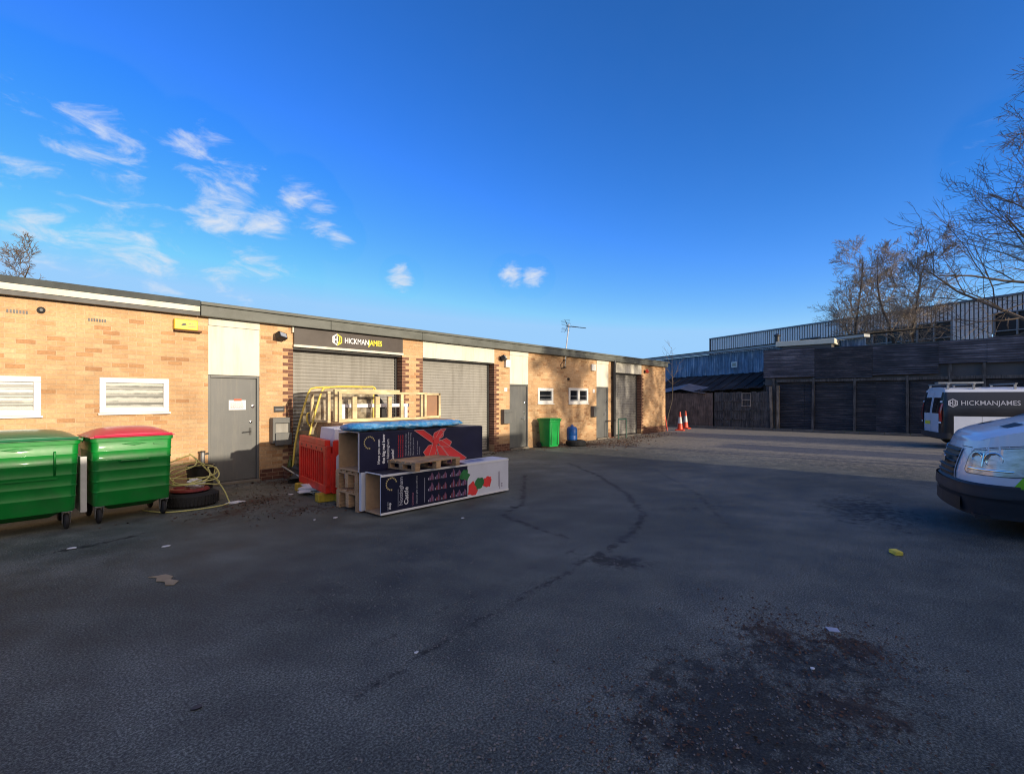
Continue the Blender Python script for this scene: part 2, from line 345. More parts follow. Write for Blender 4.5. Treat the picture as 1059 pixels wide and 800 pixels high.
# ------------------------------------------------------------------ ground
def ground_mat():
    m, nt, b, out = newmat('worn_asphalt'); L = nt.links
    ge = N(nt, 'NewGeometry'); P = ge.outputs['Position']
    big = N(nt, 'TexNoise', i_Scale=.28, i_Detail=6.0, i_Roughness=.6); L.new(P, big.inputs['Vector'])
    mid = N(nt, 'TexNoise', i_Scale=2.2, i_Detail=8.0, i_Roughness=.68); L.new(P, mid.inputs['Vector'])
    fine = N(nt, 'TexNoise', i_Scale=75.0, i_Detail=5.0, i_Roughness=.75); L.new(P, fine.inputs['Vector'])
    vor = N(nt, 'TexVoronoi', i_Scale=85.0); L.new(P, vor.inputs['Vector'])
    c = ramp(nt, [(.3, (.044,.048,.041)), (.48, (.072,.078,.066)), (.70, (.118,.125,.107))]); L.new(big.outputs[0], c.inputs[0])
    r2 = ramp(nt, [(.3, .6), (.7, 1.45)]); L.new(mid.outputs[0], r2.inputs[0])
    cc = mixc(nt, 1.0, c.outputs[0], r2.outputs[0], 'MULTIPLY')
    r3 = ramp(nt, [(.30, .16), (.47, .8), (.63, 3.0)]); L.new(fine.outputs[0], r3.inputs[0])
    cc = mixc(nt, .85, cc, mixc(nt, 1.0, cc, r3.outputs[0], 'MULTIPLY'))
    # scattered pale stone chips
    chip = N(nt, 'TexNoise', i_Scale=38.0, i_Detail=1.0); L.new(P, chip.inputs['Vector'])
    rc = ramp(nt, [(.70, 0.0), (.74, .7)]); L.new(chip.outputs[0], rc.inputs[0])
    cc = mixc(nt, rc.outputs[0], cc, (.26,.25,.23))
    # painted-in maps of wear and of sunlight lightening the far yard
    aS = N(nt, 'Attribute', attribute_name='stain'); aD = N(nt, 'Attribute', attribute_name='sun_and_dust'); aM = N(nt, 'Attribute', attribute_name='mud')
    nb = N(nt, 'TexNoise', i_Scale=8.0, i_Detail=8.0, i_Roughness=.75); L.new(P, nb.inputs['Vector'])
    def brk(a, lo, hi):
        s = math_(nt, 'ADD', a, math_(nt, 'MULTIPLY', math_(nt, 'SUBTRACT', nb.outputs[0], .5), 2.3))
        mr = N(nt, 'MapRange', i_1=lo, i_2=hi); mr.interpolation_type = 'SMOOTHSTEP'; L.new(s, mr.inputs[0])
        return math_(nt, 'MULTIPLY', mr.outputs[0], math_(nt, 'GREATER_THAN', a, .01))
    cc = mixc(nt, brk(aD.outputs['Fac'], .1, 1.0), cc, mixc(nt, mid.outputs[0], (.20,.18,.14), (.38,.335,.26)))
    cc = mixc(nt, math_(nt, 'MULTIPLY', brk(aM.outputs['Fac'], .35, .75), .85), cc, mixc(nt, fine.outputs[0], (.022,.015,.010), (.085,.055,.036)))
    cc = mixc(nt, math_(nt, 'MULTIPLY', brk(aS.outputs['Fac'], .4, .85), .82), cc, (.016,.015,.014))
    # cracks
    vc = N(nt, 'TexVoronoi', i_Scale=.55); vc.feature = 'DISTANCE_TO_EDGE'
    dv = N(nt, 'VectorMath', operation='MULTIPLY_ADD'); dv.inputs[1].default_value = (.9,.9,0); L.new(mid.outputs['Color'], dv.inputs[0]); L.new(P, dv.inputs[2]); L.new(dv.outputs[0], vc.inputs['Vector'])
    rk = ramp(nt, [(.0, 1.0), (.007, 0.0)]); L.new(vc.outputs['Distance'], rk.inputs[0])
    gk = ramp(nt, [(.62, 0.0), (.75, .35)]); L.new(big.outputs[0], gk.inputs[0])
    ck = math_(nt, 'MULTIPLY', rk.outputs[0], gk.outputs[0])
    cc = mixc(nt, ck, cc, (.012,.012,.013))
    L.new(cc, b.inputs['Base Color'])
    rr = ramp(nt, [(.3, .62), (.7, .95)]); L.new(mid.outputs[0], rr.inputs[0]); L.new(rr.outputs[0], b.inputs['Roughness'])
    b.inputs['Specular IOR Level'].default_value = .35
    h = math_(nt, 'ADD', math_(nt, 'MULTIPLY', vor.outputs['Distance'], -.6), fine.outputs[0])
    h = math_(nt, 'SUBTRACT', h, math_(nt, 'MULTIPLY', ck, 2.0))
    bp = N(nt, 'Bump', i_Strength=.65, i_Distance=.008); L.new(h, bp.inputs['Height'])
    b2 = N(nt, 'Bump', i_Strength=.3, i_Distance=.04); L.new(mid.outputs[0], b2.inputs['Height']); L.new(bp.outputs[0], b2.inputs['Normal']); L.new(b2.outputs[0], b.inputs['Normal'])
    return m

def seg_dist(X, Y, pts):
    d = np.full(X.shape, 1e9)
    for (x0, y0), (x1, y1) in zip(pts[:-1], pts[1:]):
        vx, vy = x1-x0, y1-y0; l2 = vx*vx+vy*vy
        t = np.clip(((X-x0)*vx+(Y-y0)*vy)/l2, 0, 1)
        d = np.minimum(d, np.hypot(X-x0-t*vx, Y-y0-t*vy))
    return d
def build_ground():
    st = .07
    xs = np.concatenate([[-600,-200,-80,-40,-20,-12,-8], np.arange(-5, 30, st), [31,34,40,50,70,100,200,600]])
    ys = np.concatenate([[-600,-200,-80,-50,-35,-28,-24,-21,-19,-17], np.arange(-15.5, .6, st), [1,2,4,8,12,20,40,80,200,600]])
    nx, ny = len(xs), len(ys)
    X, Y = np.meshgrid(xs, ys)
    co = np.zeros((nx*ny, 3)); co[:,0] = X.ravel(); co[:,1] = Y.ravel()
    i = np.arange(nx-1)[None,:]+np.arange(ny-1)[:,None]*nx; i = i.ravel()
    f = np.stack([i, i+1, i+nx+1, i+nx], 1).ravel()
    me = bpy.data.meshes.new('ground')
    me.vertices.add(nx*ny); me.vertices.foreach_set('co', co.ravel())
    nf = (nx-1)*(ny-1); me.loops.add(nf*4); me.polygons.add(nf)
    me.loops.foreach_set('vertex_index', f); me.polygons.foreach_set('loop_start', np.arange(nf)*4); me.polygons.foreach_set('loop_total', np.full(nf, 4))
    me.update(); me.validate()
    def blob(cx, cy, rx, ry, rot=0, soft=1.0):
        c, s = math.cos(rot), math.sin(rot); u = ((X-cx)*c+(Y-cy)*s)/rx; v = (-(X-cx)*s+(Y-cy)*c)/ry
        return np.clip(1.15-np.hypot(u, v)*soft, 0, 1)
    def line(pts, w, a=1.0): return a*np.clip(1-seg_dist(X, Y, pts)/w, 0, 1)
    stain = np.zeros(X.shape); mud = np.zeros(X.shape); sun_and_dust = np.zeros(X.shape)
    for s in STAIN_LINES: stain = np.maximum(stain, line(*s))
    for s in STAIN_BLOBS: stain = np.maximum(stain, blob(*s[:5])*s[5])
    for s in MUD_BLOBS: mud = np.maximum(mud, blob(*s[:5])*s[5])
    sun_and_dust = np.clip((X-11.5)/8, 0, .75)*np.clip((Y+17)/3, 0, 1)  # sunlit brightness of the far yard put into the ground colour
    sun_and_dust = np.maximum(sun_and_dust, .95*np.clip((X-24.6)/.5, 0, 1))
    sun_and_dust = np.maximum(sun_and_dust, .38*np.clip(1-(-Y)/1.8, 0, 1)*(X > 2))
    for nm, a in (('stain', stain), ('mud', mud), ('sun_and_dust', sun_and_dust)):
        at = me.attributes.new(nm, 'FLOAT', 'POINT'); at.data.foreach_set('value', a.ravel().astype(np.float32))
    me.materials.append(ground_mat())
    o = bpy.data.objects.new('ground', me); col.objects.link(o); o['kind'] = 'structure'
SKY_SAT, SKY_VAL, SKY_HUE, SKY_STR, CLB = 1.22, 2.2, .522, .15, 6.2
STAIN_LINES = [([(10.5,-3.1),(9.15,-4.85),(7.67,-6.31),(6.54,-7.14),(5.61,-7.46),(4.7,-7.59),(4.2,-7.6)], .17, .75),
    ([(8.3,-3.5),(6,-5.34),(5.2,-5.65),(4.93,-6.55),(4.89,-7.0)], .13, .8),
    ([(4.4,-7.6),(3.46,-7.68),(2.46,-7.75),(1.73,-7.85),(1.45,-7.9)], .12, .7),
    ([(11,-5.2),(8.5,-7.2),(6.6,-8.3)], .12, .6), ([(4.6,-7.3),(3.4,-7.35),(2.3,-7.4),(1.9,-7.45)], .09, .6), ([(9.6,-2.9),(8.4,-4.5),(7.2,-5.6)], .12, .5)]
STAIN_BLOBS = [(2.7,-9.55,1.25,.95,.2,.9), (3.6,-9.7,.7,.9,.5,.8), (.7,-8.2,.8,.8,0,.35), (2.0,-6.4,1.6,.6,.5,.4), (7.5,-7.5,2.5,.8,-.5,.45), (4.5,-7.85,.35,.6,.3,.9), (2.65,-9.7,.7,.75,.2,.75), (3.0,-9.9,1.1,.8,.3,.55), (1.0,-3.1,.5,.12,.2,.9), (1.45,-3.0,.4,.1,.3,.8), (5.8,-5.5,1.2,.35,-.6,.5), (3.3,-5.9,.8,.25,.4,.4), (9,-9.5,2.4,1.2,.2,.7), (15,-3.2,1.2,.4,0,.6)]
MUD_BLOBS = [(3.85,-9.45,.35,.22,.9,.95), (4.0,-9.9,.3,.3,.5,.9), (3.2,-10.0,.35,.5,.4,.75), (2.35,-9.3,.25,.35,.3,.6), (2.7,-2.6,1.0,.45,.5,.75), (3.3,-2.0,.9,.5,.3,.8), (3.4,-3.2,.7,.3,.9,.6), (4.6,-.6,1.2,.5,0,.8), (15,-.9,1.7,.55,-.1,.85), (15.6,-2.2,1.3,.5,.3,.6), (20,-1.2,2.5,.5,0,.5), (8,-.5,4,.35,0,.6)]
build_ground()

# ------------------------------------------------------------------ the brick unit building (wall plane y = 0)
unit = empty('industrial_building', (0, 0, 0), 0, 'long low flat-roofed building of buff brick with roller shutters and grey doors', 'building')
TOP = 3.16
doors = [(3.22, 4.14), (11.76, 12.68), (16.98, 17.9)]
rolls = [(4.82, 7.62), (8.28, 11.04), (18.46, 20.86)]
wins = [(-.01, .95, 1.40, 1.99), (1.64, 2.60, 1.42, 2.0), (13.2, 14.08, 1.47, 2.0), (15.04, 16.36, 1.45, 2.03)]
w = MB(); W0, W1 = -6.0, 23.46; TH = .32
cuts = sorted([(a, b, 'o', 0, 0) for a, b in doors+rolls]+[(a, b, 'w', c, d) for a, b, c, d in wins])
x = W0
for a, b, k, c, d in cuts:
    w.box(x, a, 0, TH, 0, TOP)
    if k == 'w': w.box(a, b, 0, TH, 0, c); w.box(a, b, 0, TH, d, TOP)
    x = b
w.box(x, W1, 0, TH, 0, TOP)
w.box(W1-TH, W1, TH, 12, 0, TOP); w.box(W0, W0+TH, TH, 12, 0, TOP); w.box(W0, W1, 12, 12+TH, 0, TOP)
w.build('brick_wall', M['brick'], unit)
# inner blanking of the openings and the floor slab steps
wc = surf('worn_concrete', (.20,.175,.14), .85, .3, 5, bump=.3)
for a, b, y_, z_ in [(a, b, -.06, .05) for a, b in doors]+[(a+.005, b-.005, -.03, .025) for a, b in rolls]:
    s = MB(); s.box(a, b, y_, .3, 0, z_); s.build('threshold', wc, unit, bevel=.008)
# brown brick plinth and toothed quoins beside the shutters
for a, b in ((4.15, 4.815), (21.0, 23.47), (7.63, 8.27), (11.05, 11.75), (17.91, 18.45)):
    p = MB(); p.box(a, b, -.012, .1, 0, .225 if a != 21.0 else .3); p.build('brick_plinth', M['dark_brick'], unit)
for a, b in rolls:
    for side, x0 in ((-1, a), (1, b)):
        q = MB()
        k = 0; z = .235
        while z < 2.68:
            l = .215 if k % 2 == 0 else .105
            xa, xb = (x0-l, x0+.003) if side < 0 else (x0-.003, x0+l)
            q.box(xa, xb, -.004, .31, z, z+.063)
            z += .075; k += 1
        q.build('quoin_brickwork', M['quoin'], unit, bevel=.002, seg=1)
# fascia, roof
f = MB()
f.box(W0-.1, 3.05, -.16, -.10, 3.335, 3.44)
f.build('fascia_trim', M['felt'], unit, bevel=.006)
f = MB(); f.box(W0-.1, 3.045, -.150, -.10, 3.235, 3.333); f.build('white_fascia_board', M['fascia_white'], unit, bevel=.004)
f = MB(); f.box(W0-.1, 3.05, -.13, 0.1, 3.165, 3.233); f.build('gutter_board', M['dark_steel'], unit)
f = MB()
for x0 in np.arange(3.06, 23.4, 2.55): f.box(x0, min(x0+2.545, 23.58), -.15, 0.35, 3.165, 3.36)
f.build('grey_fascia_board', M['fascia_grey'], unit, bevel=.01)
f = MB(); f.box(3.055, 23.62, -.17, .4, 3.365, 3.43); f.build('roof_edge_trim', M['fascia_grey'], unit, bevel=.012)
f = MB(); f.box(W0-.1, 23.6, .33, 12.5, 3.20, 3.41); f.box(W0-.1, 3.05, -.10, .33, 3.24, 3.42); f.build('flat_roof', M['felt'], unit)

# panels above doors
for (a, b) in doors:
    pn = MB(); pn.box(a, b, -.008, .05, 2.10, 3.02); pn.box(a, b, -.022, .05, 3.024, 3.160)
    pn.build('cream_panel', M['panel_white'], unit, bevel=.004)
def door(a, b, notice, kind):
    fr = MB(); fr.box(a, a+.045, .012, .12, .05, 2.095); fr.box(b-.045, b, .012, .12, .05, 2.095); fr.box(a+.045, b-.045, .012, .12, 2.05, 2.095)
    fo = fr.build('door_frame', M['door_grey'], unit, bevel=.004)
    d = MB(); d.box(a+.05, b-.05, .045, .09, .06, 2.045)
    do = d.build('door', M['door_grey'], unit, bevel=.004)
    h = MB(); hx = b-.16
    h.tube([(hx, .045, 1.0), (hx, -.005, 1.0), (hx-.05, -.012, .995), (hx-.15, -.012, .99)], .011)
    h.box(hx-.02, hx+.02, .032, .046, .93, 1.07)
    h.build('door_handle', M['dark_steel'] if kind == 0 else M['steel'], do)
    l = MB(); l.lathe([(.028, 0), (.028, .012), (.012, .018)], 16, Matrix.Translation((hx+.01, .045, 1.19)) @ Matrix.Rotation(R(90), 4, 'X'))
    l.build('lock_cylinder', M['chrome'], do, smooth=True, angle=30)
    l = MB(); l.lathe([(.032, 0), (.032, .008), (.02, .014)], 16, Matrix.Translation((hx+.05, .045, 1.5)) @ Matrix.Rotation(R(90), 4, 'X'))
    l.build('escutcheon', M['chrome'], do, smooth=True, angle=30)
    if notice:
        t = MB(); t.box(a+.37, a+.68, .040, .045, 1.43, 1.62); no = t.build('paper_notice', M['paper'], do)
        r = MB(); r.box(a+.46, a+.60, .037, .0395, 1.605, 1.645); r.build('red_heading', M['red_ink'], no)
        g = MB()
        for i in range(6):
            x1 = a+.40
            while x1 < a+.63:
                ww = random.uniform(.012, .04); g.box(x1, min(x1+ww, a+.65), .0375, .0395, 1.57-i*.021, 1.577-i*.021); x1 += ww+.008
        g.build('printed_lines', M['pink_print'], no)
for i, (a, b) in enumerate(doors): door(a, b, i == 0, i)

def roller(a, b, header):
    yb = .26
    s = MB(); pitch = .0762; z = .075; prof = []
    while z < 2.7:
        for k in range(6):
            t = k/6; prof.append((yb-.014*math.sin(math.pi*min(1, t/.85)) if t < .85 else yb+.003, z+t*pitch))
        z += pitch
    vs = []; fs = []
    xs = [a+.05, (a+b)/2, b-.05]
    for (y, zz) in prof:
        for xx in xs: vs.append((xx, y, zz))
    for i in range(len(prof)-1):
        for j in range(2): fs.append((i*3+j, i*3+j+1, (i+1)*3+j+1, (i+1)*3+j))
    s.add(vs, fs)
    s.build('roller_shutter', M['shutter'], unit, smooth=True, angle=35)
    for x_ in (a, b-.06): g = MB(); g.box(x_, x_+.06, .22, .3, .02, 2.7); g.build('shutter_guide', M['dark_steel'], unit)
    r = MB(); r.box(a+.06, b-.06, .235, .275, .028, .075); r.build('bottom_rail', M['dark_steel'], unit)
    r = MB(); r.box(a, b, .05, .31, 2.70, TOP-.003); r.build('lintel', M['dark_steel'], unit)
    if header:
        pn = MB(); pn.box(a, b, -.012, .048, 2.725, 3.158); pn.build('cream_panel', M['panel_white'], unit, bevel=.004)
for i, (a, b) in enumerate(rolls): roller(a, b, i > 0)
r = MB(); r.box(4.83, 7.61, .02, .049, 2.70, TOP-.003); r.build('lintel', M['dark_steel'], unit)

def window(a, b, z0, z1, n, gl):
    t = .085 if gl == 'glass_reeded' else .10
    fr = MB(); y0, y1 = -.02, .06
    fr.box(a, b, y0, y1, z0, z0+t); fr.box(a, b, y0, y1, z1-t, z1); fr.box(a, a+t, y0, y1, z0+t, z1-t); fr.box(b-t, b, y0, y1, z0+t, z1-t)
    for i in range(1, n):
        c = a+(b-a)*i/n; fr.box(c-t*.7, c+t*.7, y0, y1, z0+t, z1-t)
    fo = fr.build('window_frame', M['upvc'], unit, bevel=.008)
    si = MB(); si.box(a-.02, b+.02, -.05, .06, z0-.035, z0-.002); si.build('window_sill', M['upvc'], fo, bevel=.006)
    for i in range(n):
        c0 = a+(b-a)*i/n+(t if i == 0 else t*.7); c1 = a+(b-a)*(i+1)/n-(t if i == n-1 else t*.7)
        g = MB()
        g.box(c0, c1, .018, .03, z0+t, z1-t); g.build('window_pane', M[gl], fo)
        if gl == 'glass_reeded':
            lv = MB()
            for k in range(7):
                zz = z0+t+.02+k*(z1-z0-2*t)/7; lv.box(c0, c1, .002, .017, zz, zz+.012)
            lv.build('louvre', surf('louvre_blade', (.46,.46,.42), .3, .15, 8), fo)
        else:
            bl = MB(); bl.box(c0, c1, .010, .0175, z0+t+.02, z0+t+.05); bl.box(c0, c1, .010, .0175, z0+t+.16, z0+t+.18)
            bl.build('glazing_bar', M['steel'], fo)
for i, wn in enumerate(wins): window(*wn, 2 if i == 3 else 1, 'glass_reeded' if i < 2 else 'glass_dark')
# air bricks
for xx, zz in ((.58+.0, 2.92), (1.5, 2.90)):
    a = MB()
    for i in range(7): a.box(xx+i*.034, xx+i*.034+.022, -.004, .004, zz, zz+.05)
    a.build('air_brick', M['black_plastic'], unit)
a = MB(); a.lathe([(.05, 0), (.05, .03), (.02, .04)], 12, Matrix.Translation((.95, 0, 3.0)) @ Matrix.Rotation(R(90), 4, 'X')); a.build('pipe_stub', M['black_plastic'], unit)
a = MB(); a.lathe([(.045, 0), (.045, .05)], 12, Matrix.Translation((15.0, 0, 2.35)) @ Matrix.Rotation(R(90), 4, 'X')); a.build('pipe_stub', M['black_plastic'], unit)
# downpipe + joint straps
dp = MB(); dp.tube([(18.2, -.12, 3.2), (18.2, -.12, 3.0), (18.2, -.10, 2.9), (18.2, -.10, .05)], .075, 12)
for z in (.5, 1.5, 2.5): dp.box(18.1, 18.3, -.12, 0, z, z+.03)
dp.build('downpipe', M['black_plastic'], unit, smooth=True, angle=40)

# things fixed to the facade
sg = empty('sign_board', (4.82, -.03, 2.74), 0, 'dark brown sign board reading HICKMANJAMES above the first roller shutter', 'sign')
s = MB(); s.box(0, 2.78, -.03, .03, .055, .405); s.build('board', M['sign_brown'], sg, bevel=.003)
s = MB(); s.box(-.01, 2.79, -.045, .03, 0, .053); s.box(-.035, -.003, -.03, .03, .3, .41); s.build('edge_strip', M['fascia_white'], sg, bevel=.003)
def hexlogo(par, c, r, right, up, out, mats, th=.004):
    c = Vector(c); ri = Vector(right).normalized(); u = Vector(up).normalized(); o = Vector(out).normalized()
    P = lambda x, y: c+ri*x*r+u*y*r
    hx = [(math.sin(i*math.pi/3), math.cos(i*math.pi/3)) for i in range(6)]
    left = MB(); rt = MB()
    for i in range(6):
        a, b = hx[i], hx[(i+1) % 6]
        (rt if i < 3 else left).poly([P(*a), P(*b), P(b[0]*.78, b[1]*.78), P(a[0]*.78, a[1]*.78)], o*th)
    left.poly([P(-.62,-.5), P(-.42,-.5), P(-.42,.5), P(-.62,.5)], o*th); left.poly([P(-.42,-.1), P(-.1,-.1), P(-.1,.1), P(-.42,.1)], o*th)
    left.poly([P(-.1,-.65), P(.06,-.65), P(.06,.65), P(-.1,.65)], o*th)
    rt.poly([P(.32,-.4), P(.52,-.4), P(.52,.5), P(.32,.5)], o*th); rt.poly([P(.12,-.62), P(.52,-.4), P(.32,-.3), P(.12,-.42)], o*th)
    left.build('logo_emblem', mats[0], par); rt.build('logo_emblem', mats[1], par)
hexlogo(sg, (.98, -.031, .235), .135, (1,0,0), (0,0,1), (0,-1,0), (M['white_print'], M['yellow_print']))
text('lettering', 'HICKMAN', .175, (1.16, -.033, .175), (1,0,0), (0,0,1), M['white_print'], sg, bold=.002, stretch=.80)
text('lettering', 'JAMES', .175, (1.79, -.033, .175), (1,0,0), (0,0,1), M['yellow_print'], sg, bold=.005, stretch=.80)

ys = empty('alarm_box', (2.66, 0, 2.86), 0, 'yellow wall alarm box just under the white eaves board', 'alarm box')
s = MB(); s.box(0, .37, -.09, 0, .03, .215); s.build('cover', M['alarm_yellow'], ys, bevel=.012)
s = MB(); s.box(.01, .43, -.10, 0, 0, .028); s.build('base_and_shadow', surf('base_shadow_brown', (.12,.05,.02), .8, .2, 9), ys)  # bracket base, drawn longer and dark to include the box's shadow
s = MB(); s.poly([(.10,-.0905,.11),(.14,-.0905,.10),(.19,-.0905,.12),(.17,-.0905,.145),(.13,-.0905,.14)], (0,-.003,0)); s.build('printed_emblem', M['black_plastic'], ys)
s = MB(); s.box(.22, .26, -.093, -.0905, .13, .15); s.box(.27, .29, -.093, -.0905, .13, .15); s.box(.20, .34, -.093, -.0905, .085, .10); s.build('printed_lines', M['card_edge'], ys)

def flood(x, z, label, c='black_plastic'):
    r = empty('floodlight', (x, 0, z), 0, label, 'floodlight')
    b = MB(); b.box(-.04, .04, -.02, 0, -.05, .05); b.tube([(0,-.02,0),(0,-.09,-.01)], .015); b.build('bracket', M['black_plastic'], r)
    Mx = Matrix.Translation((0,-.13,0)) @ Matrix.Rotation(R(-28), 4, 'X') @ Matrix.Rotation(R(20), 4, 'Z')
    h = MB(); h.box(-.10, .10, -.06, .05, -.065, .065, Mx)
    for i in range(5): h.box(-.09+i*.04, -.08+i*.04, .05, .075, -.06, .06, Mx)
    h.build('housing', M[c], r, bevel=.008)
    g = MB(); g.box(-.075, .075, -.066, -.0605, -.045, .045, Mx); g.build('lamp_glass', M['glass_lamp'], r)
    return r
flood(4.52, 2.93, 'black floodlight on the brick pier between the first door and the first shutter')
flood(11.35, 2.90, 'black floodlight above a small white box on the brick pier left of the second door')
flood(21.2, 2.88, 'small rust red floodlight on the end wall right of the last shutter', 'orange')

def mailbox(x, z, wd, ht, label, flap=True):
    r = empty('letter_box', (x, 0, z), 0, label, 'letter box')
    b = MB(); b.box(0, wd, -.16, 0, 0, ht); b.build('box_body', M['door_grey'], r, bevel=.01)
    if flap:
        b = MB(); b.box(.06, wd-.04, -.164, -.161, ht*.42, ht*.78); b.build('inner_plate', M['shutter'], r)
        b = MB(); b.box(.05, wd-.03, -.19, -.161, ht*.78, ht*.80); b.box(wd-.05, wd-.03, -.19, -.161, ht*.42, ht*.78); b.build('slot_edge', M['black_plastic'], r)
        b = MB(); b.box(.04, wd+.01, -.20, -.166, -.04, ht*.40, Matrix.Identity(4)); b.build('lower_flap', M['door_grey'], r, bevel=.006)
    else:
        b = MB(); b.box(.0, wd, -.175, -.161, ht*.78, ht*.8); b.build('lid_edge', M['dark_steel'], r)
    return r
mailbox(4.34, .74, .36, .52, 'grey steel letter box with drop flap on the pier left of the first shutter')
mailbox(11.34, .86, .36, .44, 'grey letter box on the pier just left of the second grey door', False)
mailbox(16.55, .92, .36, .42, 'grey letter box beside the last dark door under tree shadow', False)
def plate(name, x0, x1, z0, z1, d, mat, label, cat, txt=None):
    r = empty(name, (x0, 0, z0), 0, label, cat)
    b = MB(); b.box(0, x1-x0, -d, 0, 0, z1-z0); b.build('cover', mat, r, bevel=min(.012, d*.4))
    if txt: text('lettering', txt, (z1-z0)*.6, ((x1-x0)/2, -d-.002, (z1-z0)*.28), (1,0,0), (0,0,1), M['black_plastic'], r, align='CENTER')
    return r
pl = plate('name_plate', 4.42, 4.64, 1.37, 1.49, .015, M['black_plastic'], 'small black name plate above the first letter box', 'name plate')
b = MB(); b.box(.03, .19, -.019, -.0155, .05, .062); b.build('printed_lines', M['grey_print'], pl)
plate('sensor_box', 11.50, 11.72, 2.62, 2.86, .09, M['upvc'], 'white sensor box below the floodlight beside the second door', 'sensor box')
plate('number_plaque', 11.50, 11.64, 1.86, 1.98, .01, M['paper'], 'small white number plaque on the pier left of the second door', 'number plaque', '5')
plate('alarm_box', 16.55, 16.82, 2.72, 2.98, .08, M['upvc'], 'white alarm box high beside the last door panel', 'alarm box')
plate('number_plaque', 16.70, 16.85, 1.86, 2.0, .01, M['paper'], 'small white number plaque left of the last dark door', 'number plaque')

ae = empty('roof_aerial', (14.72, -.05, 2.9), 0, 'television aerial on a thin leaning pole at the roof edge', 'aerial')
b = MB(); b.tube([(0,-.02,-.1),(.01,-.05,.5),(.2,-.05,1.45)], .022, 8); b.build('mast', M['upvc'], ae, smooth=True)
b = MB(); b.box(-.04,.04,-.05,.06,-.16,-.12); b.box(-.04,.04,-.05,.06,.1,.14); b.tube([(0,0,-.1),(-.15,.03,-.2),(-.2,.03,-.05),(-.08,.03,.05)], .012, 6); b.build('bracket', M['dark_steel'], ae)
b = MB(); b.tube([(.0,-.05,1.36),(.98,-.28,1.36)], .012, 6)
for i in range(11):
    t = .18+i*.075; xx = .98*t; yy = -.05-.23*t; L_ = .13-.006*i
    b.tube([(xx-.05*0, yy-L_*.9, 1.36),(xx, yy+L_*.9, 1.36)], .005, 4)
for a in (-1, 1):
    for k in range(4): b.tube([(.08,-.07,1.36),(-.02,-.07+.04*k-.06,1.36+a*.06*(k+1))], .006, 4); b.tube([(.02-.02*k,-.25,1.36+a*.05*(k+1)),(.02-.02*k,.14,1.36+a*.05*(k+1))], .005, 4)
b.build('antenna', M['dark_steel'], ae)

rl = empty('hoop_rail', (17.75, -.55, 0), 0, 'dark green steel hoop rail by the downpipe and last door', 'rail')
b = MB(); b.tube([(0,0,0),(0,0,.78),(.02,0,.80),(.63,0,.80),(.65,0,.78),(.65,0,0)], .028, 8); b.build('hoop', M['green_steel'], rl, smooth=True, angle=50)

st = empty('stand_pipe', (3.1, -.1, 0), 0, 'short capped grey stand pipe against the wall left of the first door', 'pipe')
b = MB(); b.tube([(0,0,0),(0,0,.66)], .035, 10); b.box(-.05,.05,-.05,.05,.0,.04); b.build('pipe', M['steel'], st, smooth=True, angle=40)
b = MB(); b.tube([(-.02,0,.62),(.1,0,.64)], .018, 8); b.tube([(0,0,.66),(0,0,.69)], .045, 10); b.build('tap', M['dark_steel'], st, smooth=True, angle=40)

# ------------------------------------------------------------------ sheds, warehouse behind
D = Vector((.448, .894, 0)).normalized(); NN = Vector((-D.y, D.x, 0))
wh = empty('warehouse', (48.8, -14.65, 0), math.atan2(D.y, D.x), 'tall warehouse clad in pale ribbed sheets behind the sheds', 'warehouse')
H_ = 8.8; WINS = [(-.4-3.0, 1.65, 5.0, 7.75), (4.2, 11.1, 5.0, 7.62), (14.82, 16.85, 5.6, 7.58)]
# local frame: x along wall (q), +y = towards the yard side
s = MB(); gr = MB(); q0, q1 = -22.0, 28.75; pt = .27; x = q0
def solid(x, z): return not any(a-.01 <= x <= b+.01 and c <= z <= d for a, b, c, d in WINS)
segs_z = lambda xa, xb: next(([(0, c), (d, H_)] for a, b, c, d in WINS if xa < b and xb > a), [(0, H_)])
while x < q1-.01:
    for z0, z1 in segs_z(x, x+pt):
        s.box(x, x+pt*.70, 0, .03, z0, z1); gr.box(x+pt*.70, x+pt, -.02, .0, z0, z1)
    x += pt
s.build('ribbed_cladding', M['clad'], wh, bevel=.012, seg=1); gr.build('cladding_groove', M['clad_rib'], wh)  # grooves coloured dark to stand for the shade between ribs
s = MB(); s.box(q0, q1+.1, -25, .14, H_, H_+.14); s.build('roof', surf('roof_sheet_grey', (.22,.25,.28), .5, .15, 1), wh)
s = MB(); s.box(q1, q1+.12, -25, .1, 0, H_); s.box(q0-.12, q0, -25, .1, 0, H_); s.box(q0, q1, -.10, -.03, 0, 5.0); s.build('end_wall', M['clad_rib'], wh)
for a, b, c, d in WINS:
    g = MB(); g.box(a, b, -.20, -.15, c, d); wp = g.build('window', M['glass_dull'], wh)
    g = MB(); n = max(2, int((b-a)/1.1))
    for i in range(n+1): xx = a+(b-a)*i/n; g.box(xx-.04, xx+.04, -.15, .03, c, d)
    g.box(a, b, -.15, .03, (c+d)/2, (c+d)/2+.07); g.box(a, b, -.15, .05, d-.08, d); g.build('window_frame', surf('grey_window_frame', (.30,.32,.33), .5, .1, 3), wp)

